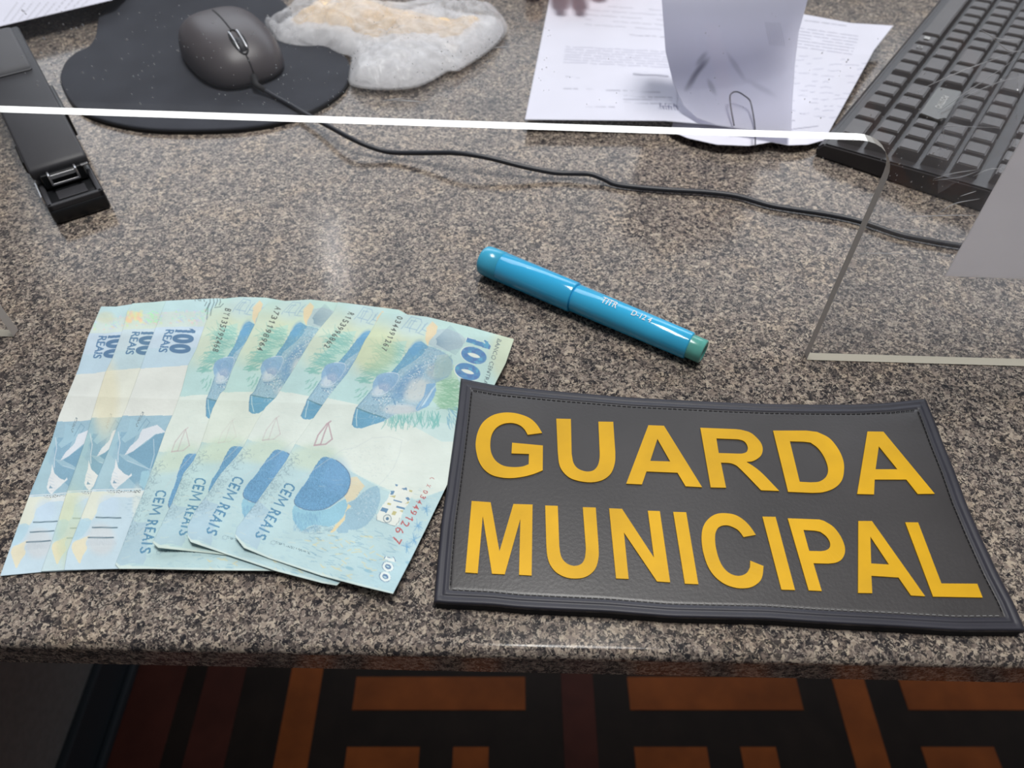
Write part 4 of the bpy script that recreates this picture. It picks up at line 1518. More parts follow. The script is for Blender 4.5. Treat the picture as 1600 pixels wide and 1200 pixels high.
# ------------------------------------------------------------------ marker
m0 = P(755, 405, 0.0087)
m1 = P(1100, 550, 0.0074)
md = Vector(m1 - m0).normalized()
ML = (Vector(m1) - Vector(m0)).length
mj = (Vector(P(899, 463, 0.008)) - Vector(m0)).dot(md)
mk = empty('marker_pen', (m0[0], m0[1], 0), 'thick light blue marker pen with capped end and teal plug', 'marker')
bm = bmesh.new()
lathe(bm, [(.0128, 0), (.0128, .0084), (.0130, .0086), (.05, .0084), (mj - .0006, .0084), (mj, .0082), (mj, .0070)], m0, md)
cap = bm_obj('cap', bm, M_BLUE2, mk)
bm = bmesh.new()
lathe(bm, [(0.0003, 0), (0.0003, .0052), (.0, .0060), (.0002, .0072), (.0010, .0080), (.0025, .0084), (.0126, .0086), (.0128, .0080)], m0, md)
o = bm_obj('cap_end', bm, M_CAPEND, cap)
bm = bmesh.new()
lathe(bm, [(mj - .002, .0066), (mj + .0003, .0070), (mj + .0010, .0078), (ML - .0085, .0072), (ML - .0078, .0069), (ML - .0078, .0055)], m0, md)
bm_obj('barrel', bm, M_BLUE, mk)
bm = bmesh.new()
lathe(bm, [(ML - .010, .0062), (ML - .0005, .0062), (ML, .0057), (ML, .0045), (ML - .002, .0042), (ML - .002, 0)], m0, md)
bm_obj('end_plug', bm, M_TEAL, mk)


def wrap_text(st, s0, wlen, ang0, h, rad, parent, material):
    co, tr = text_tris(st, .01)
    a = md.cross(Vector((0, 0, 1))).normalized()
    b = a.cross(md).normalized()
    bmx = bmesh.new()
    vs = []
    for (x, y) in co:
        an = ang0 + (y - .5) * h / rad
        r_ = rad + .00030
        vs.append(bmx.verts.new(Vector(m0) + md * (s0 + x * wlen) + (a * -math.sin(an) + b * math.cos(an)) * r_))
    for t in tr:
        try: bmx.faces.new([vs[k] for k in t])
        except ValueError: pass
    return bm_obj('lettering', bmx, material, parent)


wrap_text('TITR', mj + .0165, .009, -0.12, .0040, .0077, mk, M_WTXT)
wrap_text('D-12 4', mj + .034, .011, -0.15, .0032, .00745, mk, M_WTXT)

# ------------------------------------------------------------------ mouse pad
pad_px = [(95, 130), (99, 102), (115, 84), (138, 72), (149, 55), (152, 35), (158, 18), (175, 2), (215, -22), (300, -38), (390, -28), (430, -8), (452, 12), (465, 40), (500, 66), (535, 84), (547, 105), (540, 132), (520, 152), (485, 172), (440, 188), (385, 198), (310, 202), (230, 200), (165, 188), (120, 168)]
pad = [tuple(P(x, y, .004)[:2]) for x, y in pad_px]
pad = [tuple(p) for p in catmull(pad, 6, True)]
pd = empty('mouse_pad', tuple(P(320, 110)), 'dark round mouse pad with a wrist rest bulge under the mouse', 'mouse pad')
cx = sum(p[0] for p in pad) / len(pad)
cy = sum(p[1] for p in pad) / len(pad)
bm = bmesh.new()
rings = []
for k, (s, z) in enumerate([(1.0, 0.0026), (1.0, 0.0034), (0.995, 0.0040), (.985, .0042), (.93, .0042), (.8, .0042), (.6, .0042), (.4, .0042), (.2, .0042), (.02, .0042)]):
    ring = []
    for (x, y) in pad:
        X_, Y_ = cx + (x - cx) * s, cy + (y - cy) * s
        # gel wrist rest bulge towards the far side
        px_, py_ = project(np.array([X_, Y_, 0]))
        wr = math.exp(-(((px_ - 300) / 120) ** 2 + ((py_ + 8) / 38) ** 2)) if s < .99 else 0
        ring.append(bm.verts.new((X_, Y_, z + .012 * wr * min(1, (1 - s) * 12))))
    rings.append(ring)
for a_, b_ in zip(rings[:-1], rings[1:]):
    for i in range(len(pad)):
        j = (i + 1) % len(pad)
        f = bm.faces.new((a_[i], a_[j], b_[j], b_[i]))
        f.smooth = True
bm.faces.new(rings[-1])
bm_obj('pad_surface', bm, M_PAD, pd)
bm = bmesh.new()
lo = [bm.verts.new((cx + (x - cx) * 1.004, cy + (y - cy) * 1.004, 0.0)) for x, y in pad]
hi = [bm.verts.new((cx + (x - cx) * 1.004, cy + (y - cy) * 1.004, .0026)) for x, y in pad]
for i in range(len(pad)):
    j = (i + 1) % len(pad)
    bm.faces.new((lo[i], lo[j], hi[j], hi[i]))
bm.faces.new(hi)
bm.faces.new(lo[::-1])
bm_obj('rubber_base', bm, M_RUB, pd)

# ------------------------------------------------------------------ mouse
MC = (-0.2195, 0.5745, 0.0042)
mhd = (0.56, -0.83)
MM = frame(MC, mhd)
ms = empty('computer_mouse', MC, 'dark grey wired computer mouse lying on the round mouse pad', 'mouse')
bm = bmesh.new()
NR, NS = 30, 48
LH, WH, HH = .0505, .0340, .0325


def mouse_pt(u, v):
    """u: 0..1 around, v: 0 rim .. 1 top"""
    a = u * 2 * math.pi
    ca, sa = math.cos(a), math.sin(a)
    ex = 2.9
    r = (abs(ca) ** ex + abs(sa) ** ex) ** (-1 / ex)
    x, y = WH * r * ca, LH * r * sa
    t = v * math.pi / 2
    x *= math.cos(t) ** .62 if v < 1 else 0
    y *= math.cos(t) ** .62 if v < 1 else 0
    hump = 1.0 - .20 * max(0, (y / LH)) ** 1.5 - 0.12 * max(0, (-y / LH)) ** 2
    z = .0035 + (HH - .0035) * math.sin(t) ** .85 * hump
    if y > 0: x *= 1 - .05 * (y / LH)
    return Vector((x, y, z))


rg = []
for i in range(NR + 1):
    v = i / NR
    if i == NR: v = .9995
    rg.append([bm.verts.new(MM @ mouse_pt(k / NS, v)) for k in range(NS)])
for i in range(NR):
    for k in range(NS):
        f = bm.faces.new((rg[i][k], rg[i][(k + 1) % NS], rg[i + 1][(k + 1) % NS], rg[i + 1][k]))
        f.smooth = True
bm.faces.new(rg[-1])
base_r = [bm.verts.new(MM @ Vector((mouse_pt(k / NS, 0).x * .93, mouse_pt(k / NS, 0).y * .93, 0.0004))) for k in range(NS)]
for k in range(NS):
    bm.faces.new((base_r[k], base_r[(k + 1) % NS], rg[0][(k + 1) % NS], rg[0][k]))
bm.faces.new(base_r[::-1])
shell = bm_obj('body', bm, M_MOUSE, ms)


def top_z(x, y):
    # search height of shell at local x,y by marching
    best = None
    r = 0
    ex = 2.9
    rho = (abs(x / WH) ** ex + abs(y / LH) ** ex) ** (1 / ex)
    rho = min(rho, 1)
    t = math.acos(rho ** (1 / .62))
    hump = 1.0 - .20 * max(0, (y / LH)) ** 1.5 - 0.12 * max(0, (-y / LH)) ** 2
    return .0035 + (HH - .0035) * math.sin(t) ** .85 * hump


for ya_, yb_ in ((-.022, .020), (.0415, .0500)):
    bm = bmesh.new()
    tube(bm, [MM @ Vector((0, y, top_z(0, y) + .0000)) for y in np.linspace(ya_, yb_, 12)], .0006, 6)
    bm_obj('button_seam', bm, M_RUB, ms)
bm = bmesh.new()
tube(bm, [MM @ Vector((math.copysign(.0042, s) if 0 else .0046 * math.cos(a), .0305 + .0112 * math.sin(a), top_z(.0046 * math.cos(a), .0305 + .0112 * math.sin(a)) + .0001)) for a in np.linspace(0, 2 * math.pi, 25) for s in (1,)], .0008, 6)
bm_obj('wheel_slot', bm, M_RUB, ms)
for sx in (-1, 1):
    bm = bmesh.new()
    tube(bm, [MM @ Vector((sx * .0030, y, top_z(sx * .003, y) + .0009)) for y in np.linspace(.022, .0395, 9)], .0008, 6)
    bm_obj('trim', bm, M_CHROME, ms)
bm = bmesh.new()
wz = top_z(0, .031)
b2 = bmesh.new()
c0 = MM @ Vector((-.0022, .031, wz - .0078))
c1 = MM @ Vector((.0022, .031, wz - .0078))
lathe(bm, [(0, 0), (0, .0088), (.0008, .0095), (.0036, .0095), (.0044, .0088), (.0044, 0)], c0, Vector(c1) - Vector(c0), 28)
bm_obj('scroll_wheel', bm, M_BLACKM, ms)
# cable
cab = [(400, 133, .010), (428, 150, .0062), (452, 163, .0060), (476, 177, .0062), (500, 190, .0075), (524, 203, .010), (550, 217, .010), (580, 230, .007), (612, 238, .005), (660, 239, .0075), (712, 239, .012), (760, 246, .0115), (812, 259, .008), (840, 265, .006), (869, 270, .0045),
       (895, 271, .0045), (921, 272, .0050), (942, 279, .0035), (962, 288, .0024), (1000, 293, .0024), (1050, 297, .0024), (1100, 300, .0024), (1150, 306, .0024), (1200, 320, .0024), (1240, 327, .0024), (1275, 332, .0024), (1310, 338, .0024), (1345, 346, .0024), (1375, 356, .0024), (1405, 366, .0024), (1437, 373, .0024), (1500, 384, .0024), (1570, 392, .0024), (1660, 392, .0024), (1780, 370, .0024), (1900, 330, .0024)]
cp = catmull([P(x, y, z) for x, y, z in cab], 6)
bm = bmesh.new()
tube(bm, cp, .0017, 10)
st_ = MM @ Vector((0, .047, .008))
bm_obj('cable', bm, M_CABLE, ms)
bm = bmesh.new()
tube(bm, [st_, (st_ + Vector(cp[0])) / 2, Vector(cp[0]), Vector(cp[3])], [.0030, .0027, .0024, .0019], 10)
bm_obj('strain_relief', bm, M_RUB, ms)

# ------------------------------------------------------------------ stapler
SO = (-0.2646, 0.3777, 0)
SM = frame(SO, (-0.56, 0.83))
sp = empty('stapler', SO, 'black metal stapler with open nose lying left beside the mouse pad', 'stapler')
Wd = .0165
bm = bmesh.new()
add_box(bm, -Wd, Wd, 0, .185, 0, .0105, bev=.0022, seg=3, M=SM)
bm_obj('base', bm, M_BLACK, sp, True)
bm = bmesh.new()
# raised lip of the base nose with recess
add_box(bm, -Wd + .0005, Wd - .0005, .0006, .0035, .0095, .0135, bev=.0008, M=SM)
add_box(bm, -Wd + .0005, -Wd + .0035, .0006, .030, .0095, .0135, bev=.0008, M=SM)
add_box(bm, Wd - .0035, Wd - .0005, .0006, .030, .0095, .0135, bev=.0008, M=SM)
bm_obj('nose_lip', bm, M_BLACKM, sp)
bm = bmesh.new()
add_box(bm, -.0085, .0085, .009, .019, .0100, .0112, bev=.0003, M=SM)
o = bm_obj('anvil', bm, M_BLACKM, sp)
# magazine
bm = bmesh.new()


def wedge(bm, x0, x1, ys, zlo, zhi, bev=.001, seg=2, arch=0.0):
    b2 = bmesh.new()
    n = len(ys)
    vv = []
    for i in range(n):
        vv.append([b2.verts.new((x0, ys[i], zlo[i])), b2.verts.new((x1, ys[i], zlo[i])), b2.verts.new((x1, ys[i], zhi[i])), b2.verts.new((x0, ys[i], zhi[i]))])
    for i in range(n - 1):
        for k in range(4):
            b2.faces.new((vv[i][k], vv[i][(k + 1) % 4], vv[i + 1][(k + 1) % 4], vv[i + 1][k]))
    b2.faces.new(vv[0][::-1])
    b2.faces.new(vv[-1])
    bmesh.ops.recalc_face_normals(b2, faces=b2.faces[:])
    eds = [e for e in b2.edges if len(e.link_faces) == 2 and e.calc_face_angle(0) > .5]
    bmesh.ops.bevel(b2, geom=eds, offset=bev, segments=seg, profile=.5, affect='EDGES')
    merge(bm, b2, SM)


wedge(bm, -.0125, .0125, [.0220, .028, .178], [.0120, .0120, .016], [.0210, .0215, .036], .0006)
bm_obj('magazine', bm, M_BLACK, sp)
bm = bmesh.new()
wedge(bm, -Wd - .0003, Wd + .0003, [.0245, .028, .07, .13, .180], [.0185, .0170, .018, .021, .024], [.0245, .0265, .034, .044, .048], .0016, 3)
bm_obj('arm', bm, M_BLACKM, sp, True)
bm = bmesh.new()
for sx in (-1, 1):
    add_box(bm, sx * .0078 - .0006, sx * .0078 + .0006, .0185, .0240, .0150, .0222, bev=.0003, M=SM)
add_box(bm, -.0072, .0072, .0208, .0224, .0180, .0205, bev=.0004, M=SM)
add_box(bm, -.0078, .0078, .0185, .0193, .0150, .0162, bev=.0003, M=SM)
o = bm_obj('staple_bracket', bm, M_CHROME, sp)
o['label'] = 'shiny metal staple bracket at the nose'
bm = bmesh.new()
add_box(bm, .0112, .0155, .0215, .0235, .0205, .0214, bev=.0002, M=SM)
bm_obj('side_rail', bm, M_CHROME, sp)
bm = bmesh.new()
add_box(bm, -.0172, -.0164, .012, .030, .0095, .0142, M=SM)
bm_obj('side_rail', bm, M_CHROME, sp)
bm = bmesh.new()
wedge(bm, -.0125, .0125, [.118, .122, .172], [.0410, .0410, .046], [.0445, .0465, .052], .0025, 4)
bm_obj('grip', bm, M_GRIP, sp, True)
bm = bmesh.new()
add_box(bm, -.0190, -.0166, .050, .075, .010, .018, bev=.0009, M=SM)
bm_obj('hinge_plate', bm, M_BLACK, sp)
bm = bmesh.new()
add_box(bm, .0160, .0190, .080, .118, .010, .030, bev=.0009, M=SM)
bm_obj('hinge_plate', bm, M_BLACK, sp)

# ------------------------------------------------------------------ keyboard
KO = np.array([.2125, .448])
KA = np.array([.5875, .8092])
KA /= np.linalg.norm(KA)
KM = frame((KO[0], KO[1], 0), KA)   # local x = depth b, local y = length a
kb = empty('keyboard', (KO[0], KO[1], 0), 'black desktop keyboard standing endwise behind the acrylic at the right', 'keyboard')
bm = bmesh.new()
b2 = bmesh.new()
sec = [(-.004, .0), (-.005, .006), (-.001, .0105), (.128, .017), (.138, .019), (.141, .014), (.140, 0)]
yA, yB = -.006, .445
va = [b2.verts.new((x, yA, z)) for x, z in sec]
vb = [b2.verts.new((x, yB, z)) for x, z in sec]
for i in range(len(sec)):
    j = (i + 1) % len(sec)
    b2.faces.new((va[i], va[j], vb[j], vb[i]))
b2.faces.new(va[::-1])
b2.faces.new(vb)
bmesh.ops.recalc_face_normals(b2, faces=b2.faces[:])
bmesh.ops.bevel(b2, geom=[e for e in b2.edges if e.calc_face_angle(0) > .3], offset=.0012, segments=2, affect='EDGES')
merge(bm, b2, KM)
bm_obj('shell', bm, M_KBODY, kb)


def kz(b): return .0105 + (b + .001) * .0065 / .129


ROWB = [.0045 + .0178 * k for k in range(5)] + [.0980]
rows = []
U = .0178
near = [.002, .002 + U, .002 + 2 * U]


def run(a0, a1, first=None):
    out = []
    a = a0
    while a < a1 - .006:
        out.append((a, min(a + U, a1)))
        a += U
    return out


rows.append([(.001, .0275), (.0275, .0455)] + [(.050, .068), (.068, .086), (.086, .104)] + [(.108, .1275), (.1275, .146), (.146, .1645), (.1645, .183)] + [(.183, .292)] + run(.292, .440))
rows.append(run(.001, .0555)[:3] + [(.058, .076), (.076, .098), (.102, .122), (.122, .147)] + run(.147, .400) + [(.400, .440)])
rows.append(run(.001, .0500)[:3] + run(.108, .144) + [(.144, .175)] + run(.175, .400) + [(.400, .440)])
rows.append(run(.001, .0550)[:3] + [(.058, .076), (.076, .094), (.094, .112)] + [(.116, .142)] + run(.142, .405) + [(.405, .440)])
rows.append(run(.001, .0550)[:3] + [(.058, .076), (.076, .094), (.094, .112)] + [(.116, .152)] + run(.152, .440))
rows.append(run(.001, .0550)[:3] + [(.058, .076), (.076, .094), (.094, .112)] + run(.116, .187) + run(.192, .263) + run(.268, .340) + [(.352, .370)])
nkey = 0
for r, ks in enumerate(rows):
    b0 = ROWB[r]
    dep = .0168 if r < 5 else .0150
    for (a0, a1) in ks:
        bm = bmesh.new()
        b2 = bmesh.new()
        z0 = kz(b0) - .001
        z1 = z0 + .0085
        x0, x1, y0, y1 = b0 + .0004, b0 + dep - .0004, a0 + .0004, a1 - .0004
        ix, iy = .0020, .0022
        lo = [b2.verts.new(p) for p in ((x0, y0, z0), (x1, y0, z0), (x1, y1, z0), (x0, y1, z0))]
        hi = [b2.verts.new(p) for p in ((x0 + ix * .7, y0 + iy, z1 - .0006), (x1 - ix * 1.2, y0 + iy, z1), (x1 - ix * 1.2, y1 - iy, z1), (x0 + ix * .7, y1 - iy, z1 - .0006))]
        for k in range(4):
            b2.faces.new((lo[k], lo[(k + 1) % 4], hi[(k + 1) % 4], hi[k]))
        b2.faces.new(hi)
        b2.faces.new(lo[::-1])
        bmesh.ops.recalc_face_normals(b2, faces=b2.faces[:])
        bmesh.ops.bevel(b2, geom=[e for e in b2.edges if min(v.co.z for v in e.verts) > z0 + .001], offset=.0007, segments=2, affect='EDGES')
        merge(bm, b2, KM)
        nkey += 1
        o = bm_obj('key', bm, M_KEY, kb)
bm = bmesh.new()
b2 = bmesh.new()
pp = [(.0405, .0560), (.0405, .1010), (.0560, .1040), (.0570, .060), (.0530, .054)]
zt = kz(.05) + .0052
lo = [b2.verts.new((x, y, kz(.05) - .001)) for x, y in pp]
hi = [b2.verts.new((x, y, zt)) for x, y in pp]
for k in range(5): b2.faces.new((lo[k], lo[(k + 1) % 5], hi[(k + 1) % 5], hi[k]))
b2.faces.new(hi)
b2.faces.new(lo[::-1])
bmesh.ops.recalc_face_normals(b2, faces=b2.faces[:])
bmesh.ops.bevel(b2, geom=b2.edges[:], offset=.0006, segments=2, affect='EDGES')
merge(bm, b2, KM)
plt = bm_obj('logo_plate', bm, M_PLATE, kb)


def flat_text(st, o_, dv, hv, M, material, parent, name='lettering'):
    co, tr = text_tris(st, .012)
    bmx = bmesh.new()
    vs = [bmx.verts.new(M @ (Vector(o_) + Vector(dv) * x + Vector(hv) * y)) for x, y in co]
    for t in tr:
        try: bmx.faces.new([vs[k] for k in t])
        except ValueError: pass
    return bm_obj(name, bmx, material, parent)


M_LOGO = mat('pale_logo_print', L(190, 190, 188), 0.5)
flat_text('POSITIVO', (.0465, .0900, zt + .0002), (0, -.0205, 0), (.0042, 0, 0), KM, M_LOGO, plt)

# the two symbol keys: small white squares printed on keys
kz1 = kz(.006) + .0079
for ya, fill in ((.1738, True), (.1553, False)):
    bm = bmesh.new()
    if fill:
        for dx in (0, .0021):
            for dy in (0, .0021):
                add_box(bm, .0098 + dx, .0117 + dx, ya - .002 + dy, ya - .0001 + dy, kz1 - .0003, kz1 + .0001, M=KM)
    else:
        for q in ((0, .0036, 0, .0004), (0, .0036, .0032, .0036), (0, .0004, 0, .0036), (.0032, .0036, 0, .0036)):
            add_box(bm, .0098 + q[0], .0098 + q[1], ya - .002 + q[2], ya - .002 + q[3], kz1 - .0003, kz1 + .0001, M=KM)
    bm_obj('symbol', bm, M_LOGO, kb)

# ------------------------------------------------------------------ papers
def paper(name, left, right, top, bot, nu, nv, zfun, painter, label, cat='paper', group=None, m_=None):
    G = sheet_grid(left, right, top, bot, nu, nv)
    X, Y = project(G)
    cv = Canvas(X, Y, L(224, 224, 237))
    if painter: painter(cv)
    u, v = np.meshgrid(np.linspace(0, 1, nu), np.linspace(0, 1, nv))
    z = zfun(u, v, X, Y)
    Wp = raise_pts(G, z)
    o = grid_mesh(name, Wp, cv.C, m_ or M_PAPER, None, 0.0002, L(215, 215, 225))
    tag(o, label, cat, group)
    return o


INK = L(140, 140, 158)


def textlines(cv, x0, x1, y0, y1, n, slope, sx, gap=.25, wd=1.1, col=INK, al=.55):
    for k in range(n):
        y = y0 + (y1 - y0) * k / max(n - 1, 1)
        xs = x0 + sx * (y - y0)
        x = xs
        while x < x1 + sx * (y - y0):
            l_ = random.uniform(6, 26)
            if random.random() > gap * .6:
                xe = min(x + l_, x1 + sx * (y - y0))
                cv.line([(x, y + slope * (x - xs)), (xe, y + slope * (xe - xs))], wd, col, al)
            x += l_ + random.uniform(2, 5)


def paint1(cv):
    textlines(cv, 920, 1100, 8, 38, 5, .07, -.2, wd=1.6, al=.35)
    textlines(cv, 975, 1040, 54, 54, 1, .06, 0, wd=1.4, al=.6)
    textlines(cv, 884, 1060, 73, 97, 7, .05, -.15, .0, 1.8, L(170, 170, 190), .55)
    cv.line([(990, 116), (1044, 119)], 2.0, L(110, 110, 130), .8)
    textlines(cv, 884, 905, 120, 120, 1, .05, 0, 0, 1.4)
    textlines(cv, 880, 1050, 138, 140, 1, .04, 0, .3, 1.3)
    textlines(cv, 975, 1050, 150, 160, 3, .03, 0, .2, 1.5)
    textlines(cv, 915, 960, 166, 166, 1, .02, 0, .3, 1.3)
    for k in range(9):
        x = 1030 + k * 3.6
        cv.line([(x, 171), (x + 2, 162 + (k % 2) * 3)], 1.5, L(70, 72, 110), .8)
    cv.line([(1028, 167), (1062, 165)], 1.6, L(80, 80, 115), .5)


def paint2(cv):
    textlines(cv, 1258, 1322, 32, 32, 1, .13, 0, .1, 1.6, al=.6)
    textlines(cv, 1250, 1342, 44, 72, 7, .14, -.4, .12, 1.2, L(130, 130, 155), .6)
    for k in range(11):
        y = 86 + k * 9
        x = 1238 - k * 1
        while x < 1385 - (y - 86) * .62:
            l_ = random.uniform(5, 22)
            yy = y + 7 * math.sin((x - 1240) / 40.) + random.uniform(-1, 1)
            if random.random() > .25:
                cv.line([(x, yy), (x + l_ * .5, yy + random.uniform(-2, 1.5)), (x + l_, yy + random.uniform(-1, 1))], 1.0, L(120, 122, 158), .45)
            x += l_ + random.uniform(3, 9)
    cv.line([(1190, 206), (1230, 203), (1278, 197)], 1.3, L(110, 112, 140), .7)
    cv.line([(1216, 191), (1242, 188)], 1.3, L(110, 112, 140), .7)


def paint3(cv):
    for k, (x, y) in enumerate([(1083, 122), (1088, 114), (1094, 106), (1078, 132), (1096, 92), (1100, 100)]):
        cv.blob((x, y), 12, 4, L(92, 92, 108), .42, ang=-.9, soft=1.2)
    cv.blob((1112, 136), 12, 4, L(120, 120, 136), .4, ang=1.1, soft=1.2)
    for k in range(8):
        cv.line([(1196 + k * 3.2, 36), (1203 + k * 3.2, 70)], 1.6, L(135, 135, 152), .3)
    cv.blob((1150, 104), 22, 4, L(140, 140, 158), .35, ang=1.0, soft=1.2)
    cv.blob((1190, 138), 22, 4, L(150, 150, 166), .3, ang=.5, soft=1.2)


def z1(u, v, X, Y):
    return .0012 + .009 * np.clip((v - .6) / .4, 0, 1) ** 2


def z2(u, v, X, Y):
    return .0150 + .004 * np.clip((v - .75) / .25, 0, 1) ** 2 * 0 + .002 * np.sin(u * 3.1) - .010 * np.clip((v - .3) / .7, 0, 1)


def z3(u, v, X, Y):
    return .0135 + .10 * (1 - v) ** 1.4 + .004 * np.sin(u * math.pi) * (1 - v)


paper('paper_sheet', [(871, -75), (858, 0), (840, 90), (820, 187)], [(1190, -70), (1205, 60), (1215, 204)], [(871, -75), (1190, -70)], [(820, 187), (1040, 189), (1215, 204)], 200, 170, z1, paint1,
      'printed white form left of the raised page, its left margin free on granite', 'paper', 'papers beside the keyboard')
paper('paper_sheet', [(1085, 0), (1072, 100), (1048, 205)], [(1396, 40), (1366, 78), (1332, 140), (1288, 219)], [(1085, 0), (1180, 11), (1255, 22), (1330, 36), (1396, 40)], [(1048, 205), (1075, 216), (1120, 226), (1170, 228), (1205, 222), (1232, 227), (1262, 226), (1288, 219)], 200, 170, z2, paint2,
      'handwritten white sheet touching the keyboard, with a curling lower lip', 'paper', 'papers beside the keyboard')
o3 = paper('paper_sheet', [(1034, -90), (1034, 0), (1040, 80), (1052, 130), (1068, 165), (1090, 185)], [(1282, -90), (1262, 0), (1248, 50), (1242, 100), (1238, 160), (1236, 212)], [(1034, -90), (1282, -90)], [(1090, 185), (1120, 196), (1180, 205), (1236, 212)], 150, 120, z3, paint3,
           'greyish page being lifted and flipped, a paper clip on its lower edge', 'paper', 'papers beside the keyboard', M_PAPERT)


def paint4(cv):
    for k in range(6):
        x = 5 + k * 12
        cv.line([(x, 34 - k * 1), (x + 22, 4)], 1.0, L(120, 118, 124), .6)
    for k in range(4):
        x = 88 + k * 13
        cv.line([(x, 16 - k * 2), (x + 18, -6)], 1.0, L(120, 118, 124), .6)


paper('paper_sheet', [(-90, -60), (-60, 56)], [(260, -60), (175, 0)], [(-90, -60), (260, -60)], [(-60, 56), (0, 41), (90, 20), (175, 0)], 120, 80, lambda u, v, X, Y: .016 + 0 * u, paint4,
      'corner of a printed white sheet at the top left above the stapler', 'paper')
# the pad of papers that the left sheet lies on
bm = bmesh.new()
q = [P(-60, 52, 0), P(0, 36, 0), P(90, 14, 0), P(165, -6, 0), P(240, -60, 0), P(-80, -60, 0)]
lo = [bm.verts.new((p[0], p[1], 0.0)) for p in q]
hi = [bm.verts.new((p[0], p[1], .0135)) for p in q]
for i in range(6): bm.faces.new((lo[i], lo[(i + 1) % 6], hi[(i + 1) % 6], hi[i]))
bm.faces.new(hi)
bm.faces.new(lo[::-1])
M_NAVY = mat('navy_folder', L(34, 38, 62), .6, var=.1)
o = bm_obj('folder', bm, M_NAVY)
tag(o, 'dark navy folder lying under the printed sheet at the top left', 'folder')

# paper clip
bm = bmesh.new()
clipz = .0155
cl = [(1180, 228), (1180, 206), (1178, 186), (1174, 164), (1171, 156), (1164, 150), (1154, 144), (1146, 144), (1141, 149), (1141, 160), (1144, 180), (1147, 196)]
zc = [.009, .012] + [.030 * 0 + .0166 + .0006 * k for k in range(10)]


def zflap(x, y):
    v = 1 - (208 - y) / 298
    return .0135 + .10 * max(0, 1 - v) ** 1.4 + .004 * math.sin(.6 * math.pi) * (1 - v) + .0012


tube(bm, catmull([P(x, y, zflap(x, y) if y < 204 else .0150) for x, y in cl], 4), .0005, 8)
o = bm_obj('paper_clip', bm, M_CLIP)
tag(o, 'dark wire paper clip on the lower edge of the lifted page', 'paper clip')

# ------------------------------------------------------------------ plastic bag with wrapped contents
bag_px = [(415, 42), (425, 37), (433, 44), (445, 35), (462, 22), (490, 12), (515, 6), (545, 2), (572, 6), (600, 20), (622, 27), (640, 22), (665, 14), (686, 10), (700, 20), (740, 28), (775, 31), (792, 45), (790, 62), (775, 80), (752, 98), (730, 112), (716, 120), (700, 121), (680, 133), (650, 146), (610, 150), (575, 148), (548, 141), (547, 120), (549, 98), (530, 92), (505, 80), (470, 80), (440, 74), (428, 64)]
inn_px = [(455, 48), (475, 36), (500, 22), (535, 16), (565, 18), (600, 26), (625, 34), (655, 38), (680, 48), (710, 52), (745, 44), (752, 50), (735, 66), (722, 82), (712, 98), (702, 92), (690, 82), (650, 78), (610, 80), (580, 78), (545, 68), (520, 60), (490, 58), (468, 56)]


def puff(name, px, zbase, hmax, fall, material, parent, wr, seed, res=.0022, cols=None):
    pts = [tuple(P(x, y, 0)[:2]) for x, y in px]
    pts = [tuple(p) for p in catmull(pts, 3, True)]
    arr = np.array(pts)
    x0, y0 = arr.min(0)
    x1, y1 = arr.max(0)
    xs = np.arange(x0, x1, res)
    ys = np.arange(y0, y1, res)
    XX, YY = np.meshgrid(xs, ys)
    ins = pip(XX.ravel(), YY.ravel(), pts)
    bmx = bmesh.new()
    bd = [bmx.verts.new((p[0], p[1], zbase)) for p in pts]
    nb_ = len(bd)
    eds = [bmx.edges.new((bd[i], bd[(i + 1) % nb_])) for i in range(nb_)]
    seg0 = arr
    seg1 = np.roll(arr, -1, 0)

    def dist(p):
        d = seg1 - seg0
        t = np.clip(((p - seg0) * d).sum(1) / (d * d).sum(1), 0, 1)
        return np.min(np.hypot(*(seg0 + d * t[:, None] - p).T))
    inner = []
    for (x, y), k in zip(np.c_[XX.ravel(), YY.ravel()], ins):
        if k and dist(np.array([x, y])) > res * .45:
            inner.append((x, y))
    from mathutils.geometry import delaunay_2d_cdt
    allp = [Vector(p) for p in pts] + [Vector((x + random.uniform(-.3, .3) * res, y + random.uniform(-.3, .3) * res)) for x, y in inner]
    res_ = delaunay_2d_cdt(allp, [(i, (i + 1) % nb_) for i in range(nb_)], [], 1, 1e-6)
    bmx.free()
    bmx = bmesh.new()
    vs = []
    for p in res_[0]:
        d_ = dist(np.array([p.x, p.y]))
        h = hmax * (1 - math.exp(-d_ / fall))
        q = Vector((p.x * 28, p.y * 28, seed))
        w1 = noise.noise(q)
        w2 = abs(noise.noise(q * 2.3 + Vector((w1 * 2, 0, 0))))
        w3 = abs(noise.noise(q * 5.1 + Vector((3, w1 * 3, 0))))
        h *= 1 + wr * (w1 * .8 - w2 * 1.0 - w3 * .35 + .25)
        vs.append(bmx.verts.new((p.x, p.y, zbase + max(h, 0))))
    for f in res_[2]:
        try:
            ff = bmx.faces.new([vs[i] for i in f])
            ff.smooth = True
        except ValueError:
            pass
    return bm_obj(name, bmx, material, parent, True)


M_BEIGE = mat('beige_paper_wrap', L(240, 212, 172), .8, var=.26, vscale=38, bump=.4, bscale=90)
bg_ = empty('plastic_bag', tuple(P(610, 80)), 'crumpled milky plastic bag with beige wrapped contents right of the mouse', 'plastic bag')
puff('contents', inn_px, .0075, .0115, .009, M_BEIGE, bg_, .5, 4.2)
puff('film', [(610 + (x - 610) * .97, 78 + (y - 78) * .95) for x, y in bag_px], .0043, .0085, .012, M_FILM2, bg_, .5, 9.7)
puff('film', bag_px, .0046, .0180, .010, M_FILM, bg_, .42, 1.7)

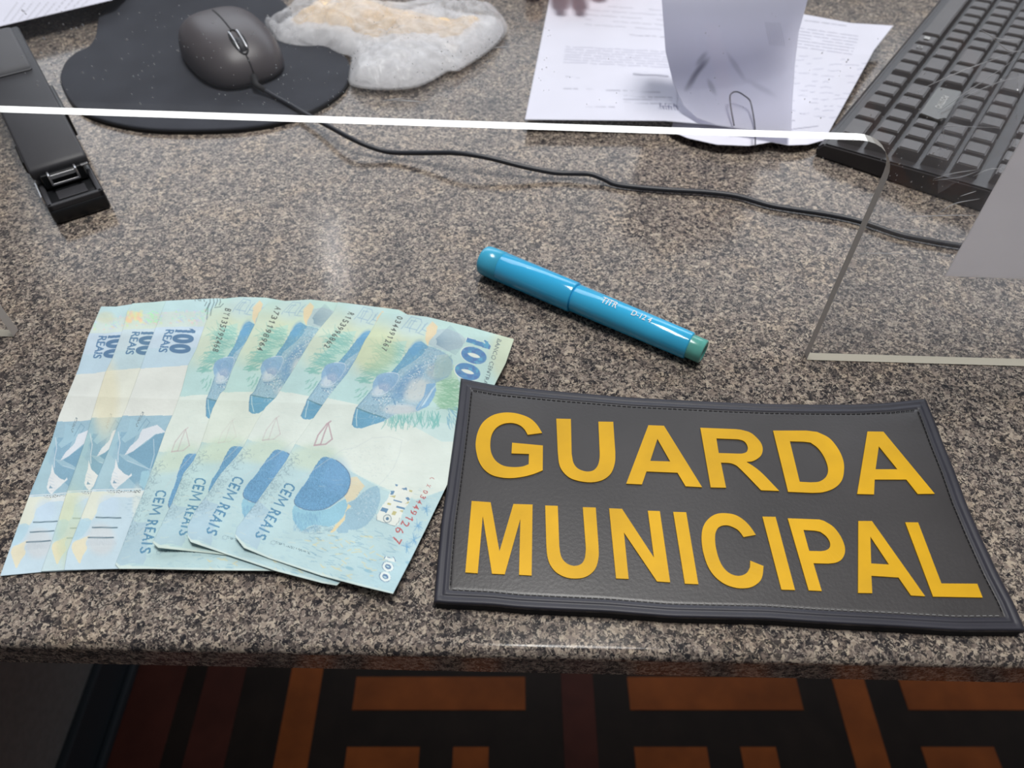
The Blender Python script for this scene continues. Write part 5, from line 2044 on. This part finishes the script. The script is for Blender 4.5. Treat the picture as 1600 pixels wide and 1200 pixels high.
# ------------------------------------------------------------------ person's hand
hd = empty('person', (.06, .8, 0), 'fingertips of a person resting on the printed form at the top edge', 'person')
me = bpy.data.meshes.new('hand')
bm = bmesh.new()
ls = bm.verts.layers.skin.verify()


def jv(p, r):
    v = bm.verts.new(p)
    v[ls].radius = (r, r * .92)
    return v


root = jv((.075, .86, .045), .026)
root[ls].use_root = True
fa = jv((.09, .96, .055), .030)
fa2 = jv((.10, 1.03, .06), .034)
bm.edges.new((root, fa))
bm.edges.new((fa, fa2))
palm = jv((.070, .815, .040), .024)
bm.edges.new((root, palm))
fing = [((.050, .775, .040), (.046, .735, .045), (.0445, .700, .034), (.0440, .672, .0150), .0098, .0082),
        ((.066, .772, .042), (.063, .728, .049), (.0615, .694, .036), (.0610, .671, .0150), .0098, .0082),
        ((.082, .776, .040), (.082, .738, .045), (.0800, .708, .033), (.0790, .689, .0150), .0092, .0078),
        ((.096, .786, .036), (.099, .756, .038), (.0980, .732, .027), (.0970, .716, .0130), .0082, .0068)]
for a_, b_, c_, d_, r0, r1 in fing:
    v0 = jv(a_, r0 * 1.15)
    v1 = jv(b_, r0)
    v2 = jv(c_, (r0 + r1) / 2)
    v3 = jv(d_, r1)
    bm.edges.new((palm, v0))
    bm.edges.new((v0, v1))
    bm.edges.new((v1, v2))
    bm.edges.new((v2, v3))
t0 = jv((.048, .825, .034), .013)
t1 = jv((.028, .778, .026), .0105)
t2 = jv((.0215, .735, .018), .0098)
t3 = jv((.0195, .690, .0120), .0085)
bm.edges.new((root, t0))
bm.edges.new((t0, t1))
bm.edges.new((t1, t2))
bm.edges.new((t2, t3))
bm.to_mesh(me)
bm.free()
ho = link('hand', me, M_SKIN, hd)
sk = ho.modifiers.new('s', 'SKIN')
sk.use_smooth_shade = True
ss = ho.modifiers.new('u', 'SUBSURF')
ss.levels = 2
ss.render_levels = 2
bpy.context.view_layer.update()
dg = bpy.context.evaluated_depsgraph_get()
nm = bpy.data.meshes.new_from_object(ho.evaluated_get(dg))
ho.modifiers.clear()
ho.data = nm
for a_ in nm.polygons: a_.use_smooth = True
for (x, y, z) in ((.0440, .6690, .0262), (.0610, .6680, .0262)):
    bm = bmesh.new()
    bmesh.ops.create_uvsphere(bm, u_segments=16, v_segments=10, radius=1)
    for v in bm.verts:
        v.co = Vector((v.co.x * .0055, v.co.y * .0075, v.co.z * .0016))
        v.co.rotate(Matrix.Rotation(math.radians(38), 3, 'X'))
        v.co += Vector((x, y - .003, z - .0032))
    bm_obj('fingernail', bm, M_NAIL, hd, True)
bm = bmesh.new()
tube(bm, [(.085, .93, .052), (.092, .97, .056), (.105, 1.04, .062), (.14, 1.2, .07)], [.036, .040, .045, .05], 24)
bm_obj('sleeve', bm, M_SLEEVE, hd, True)
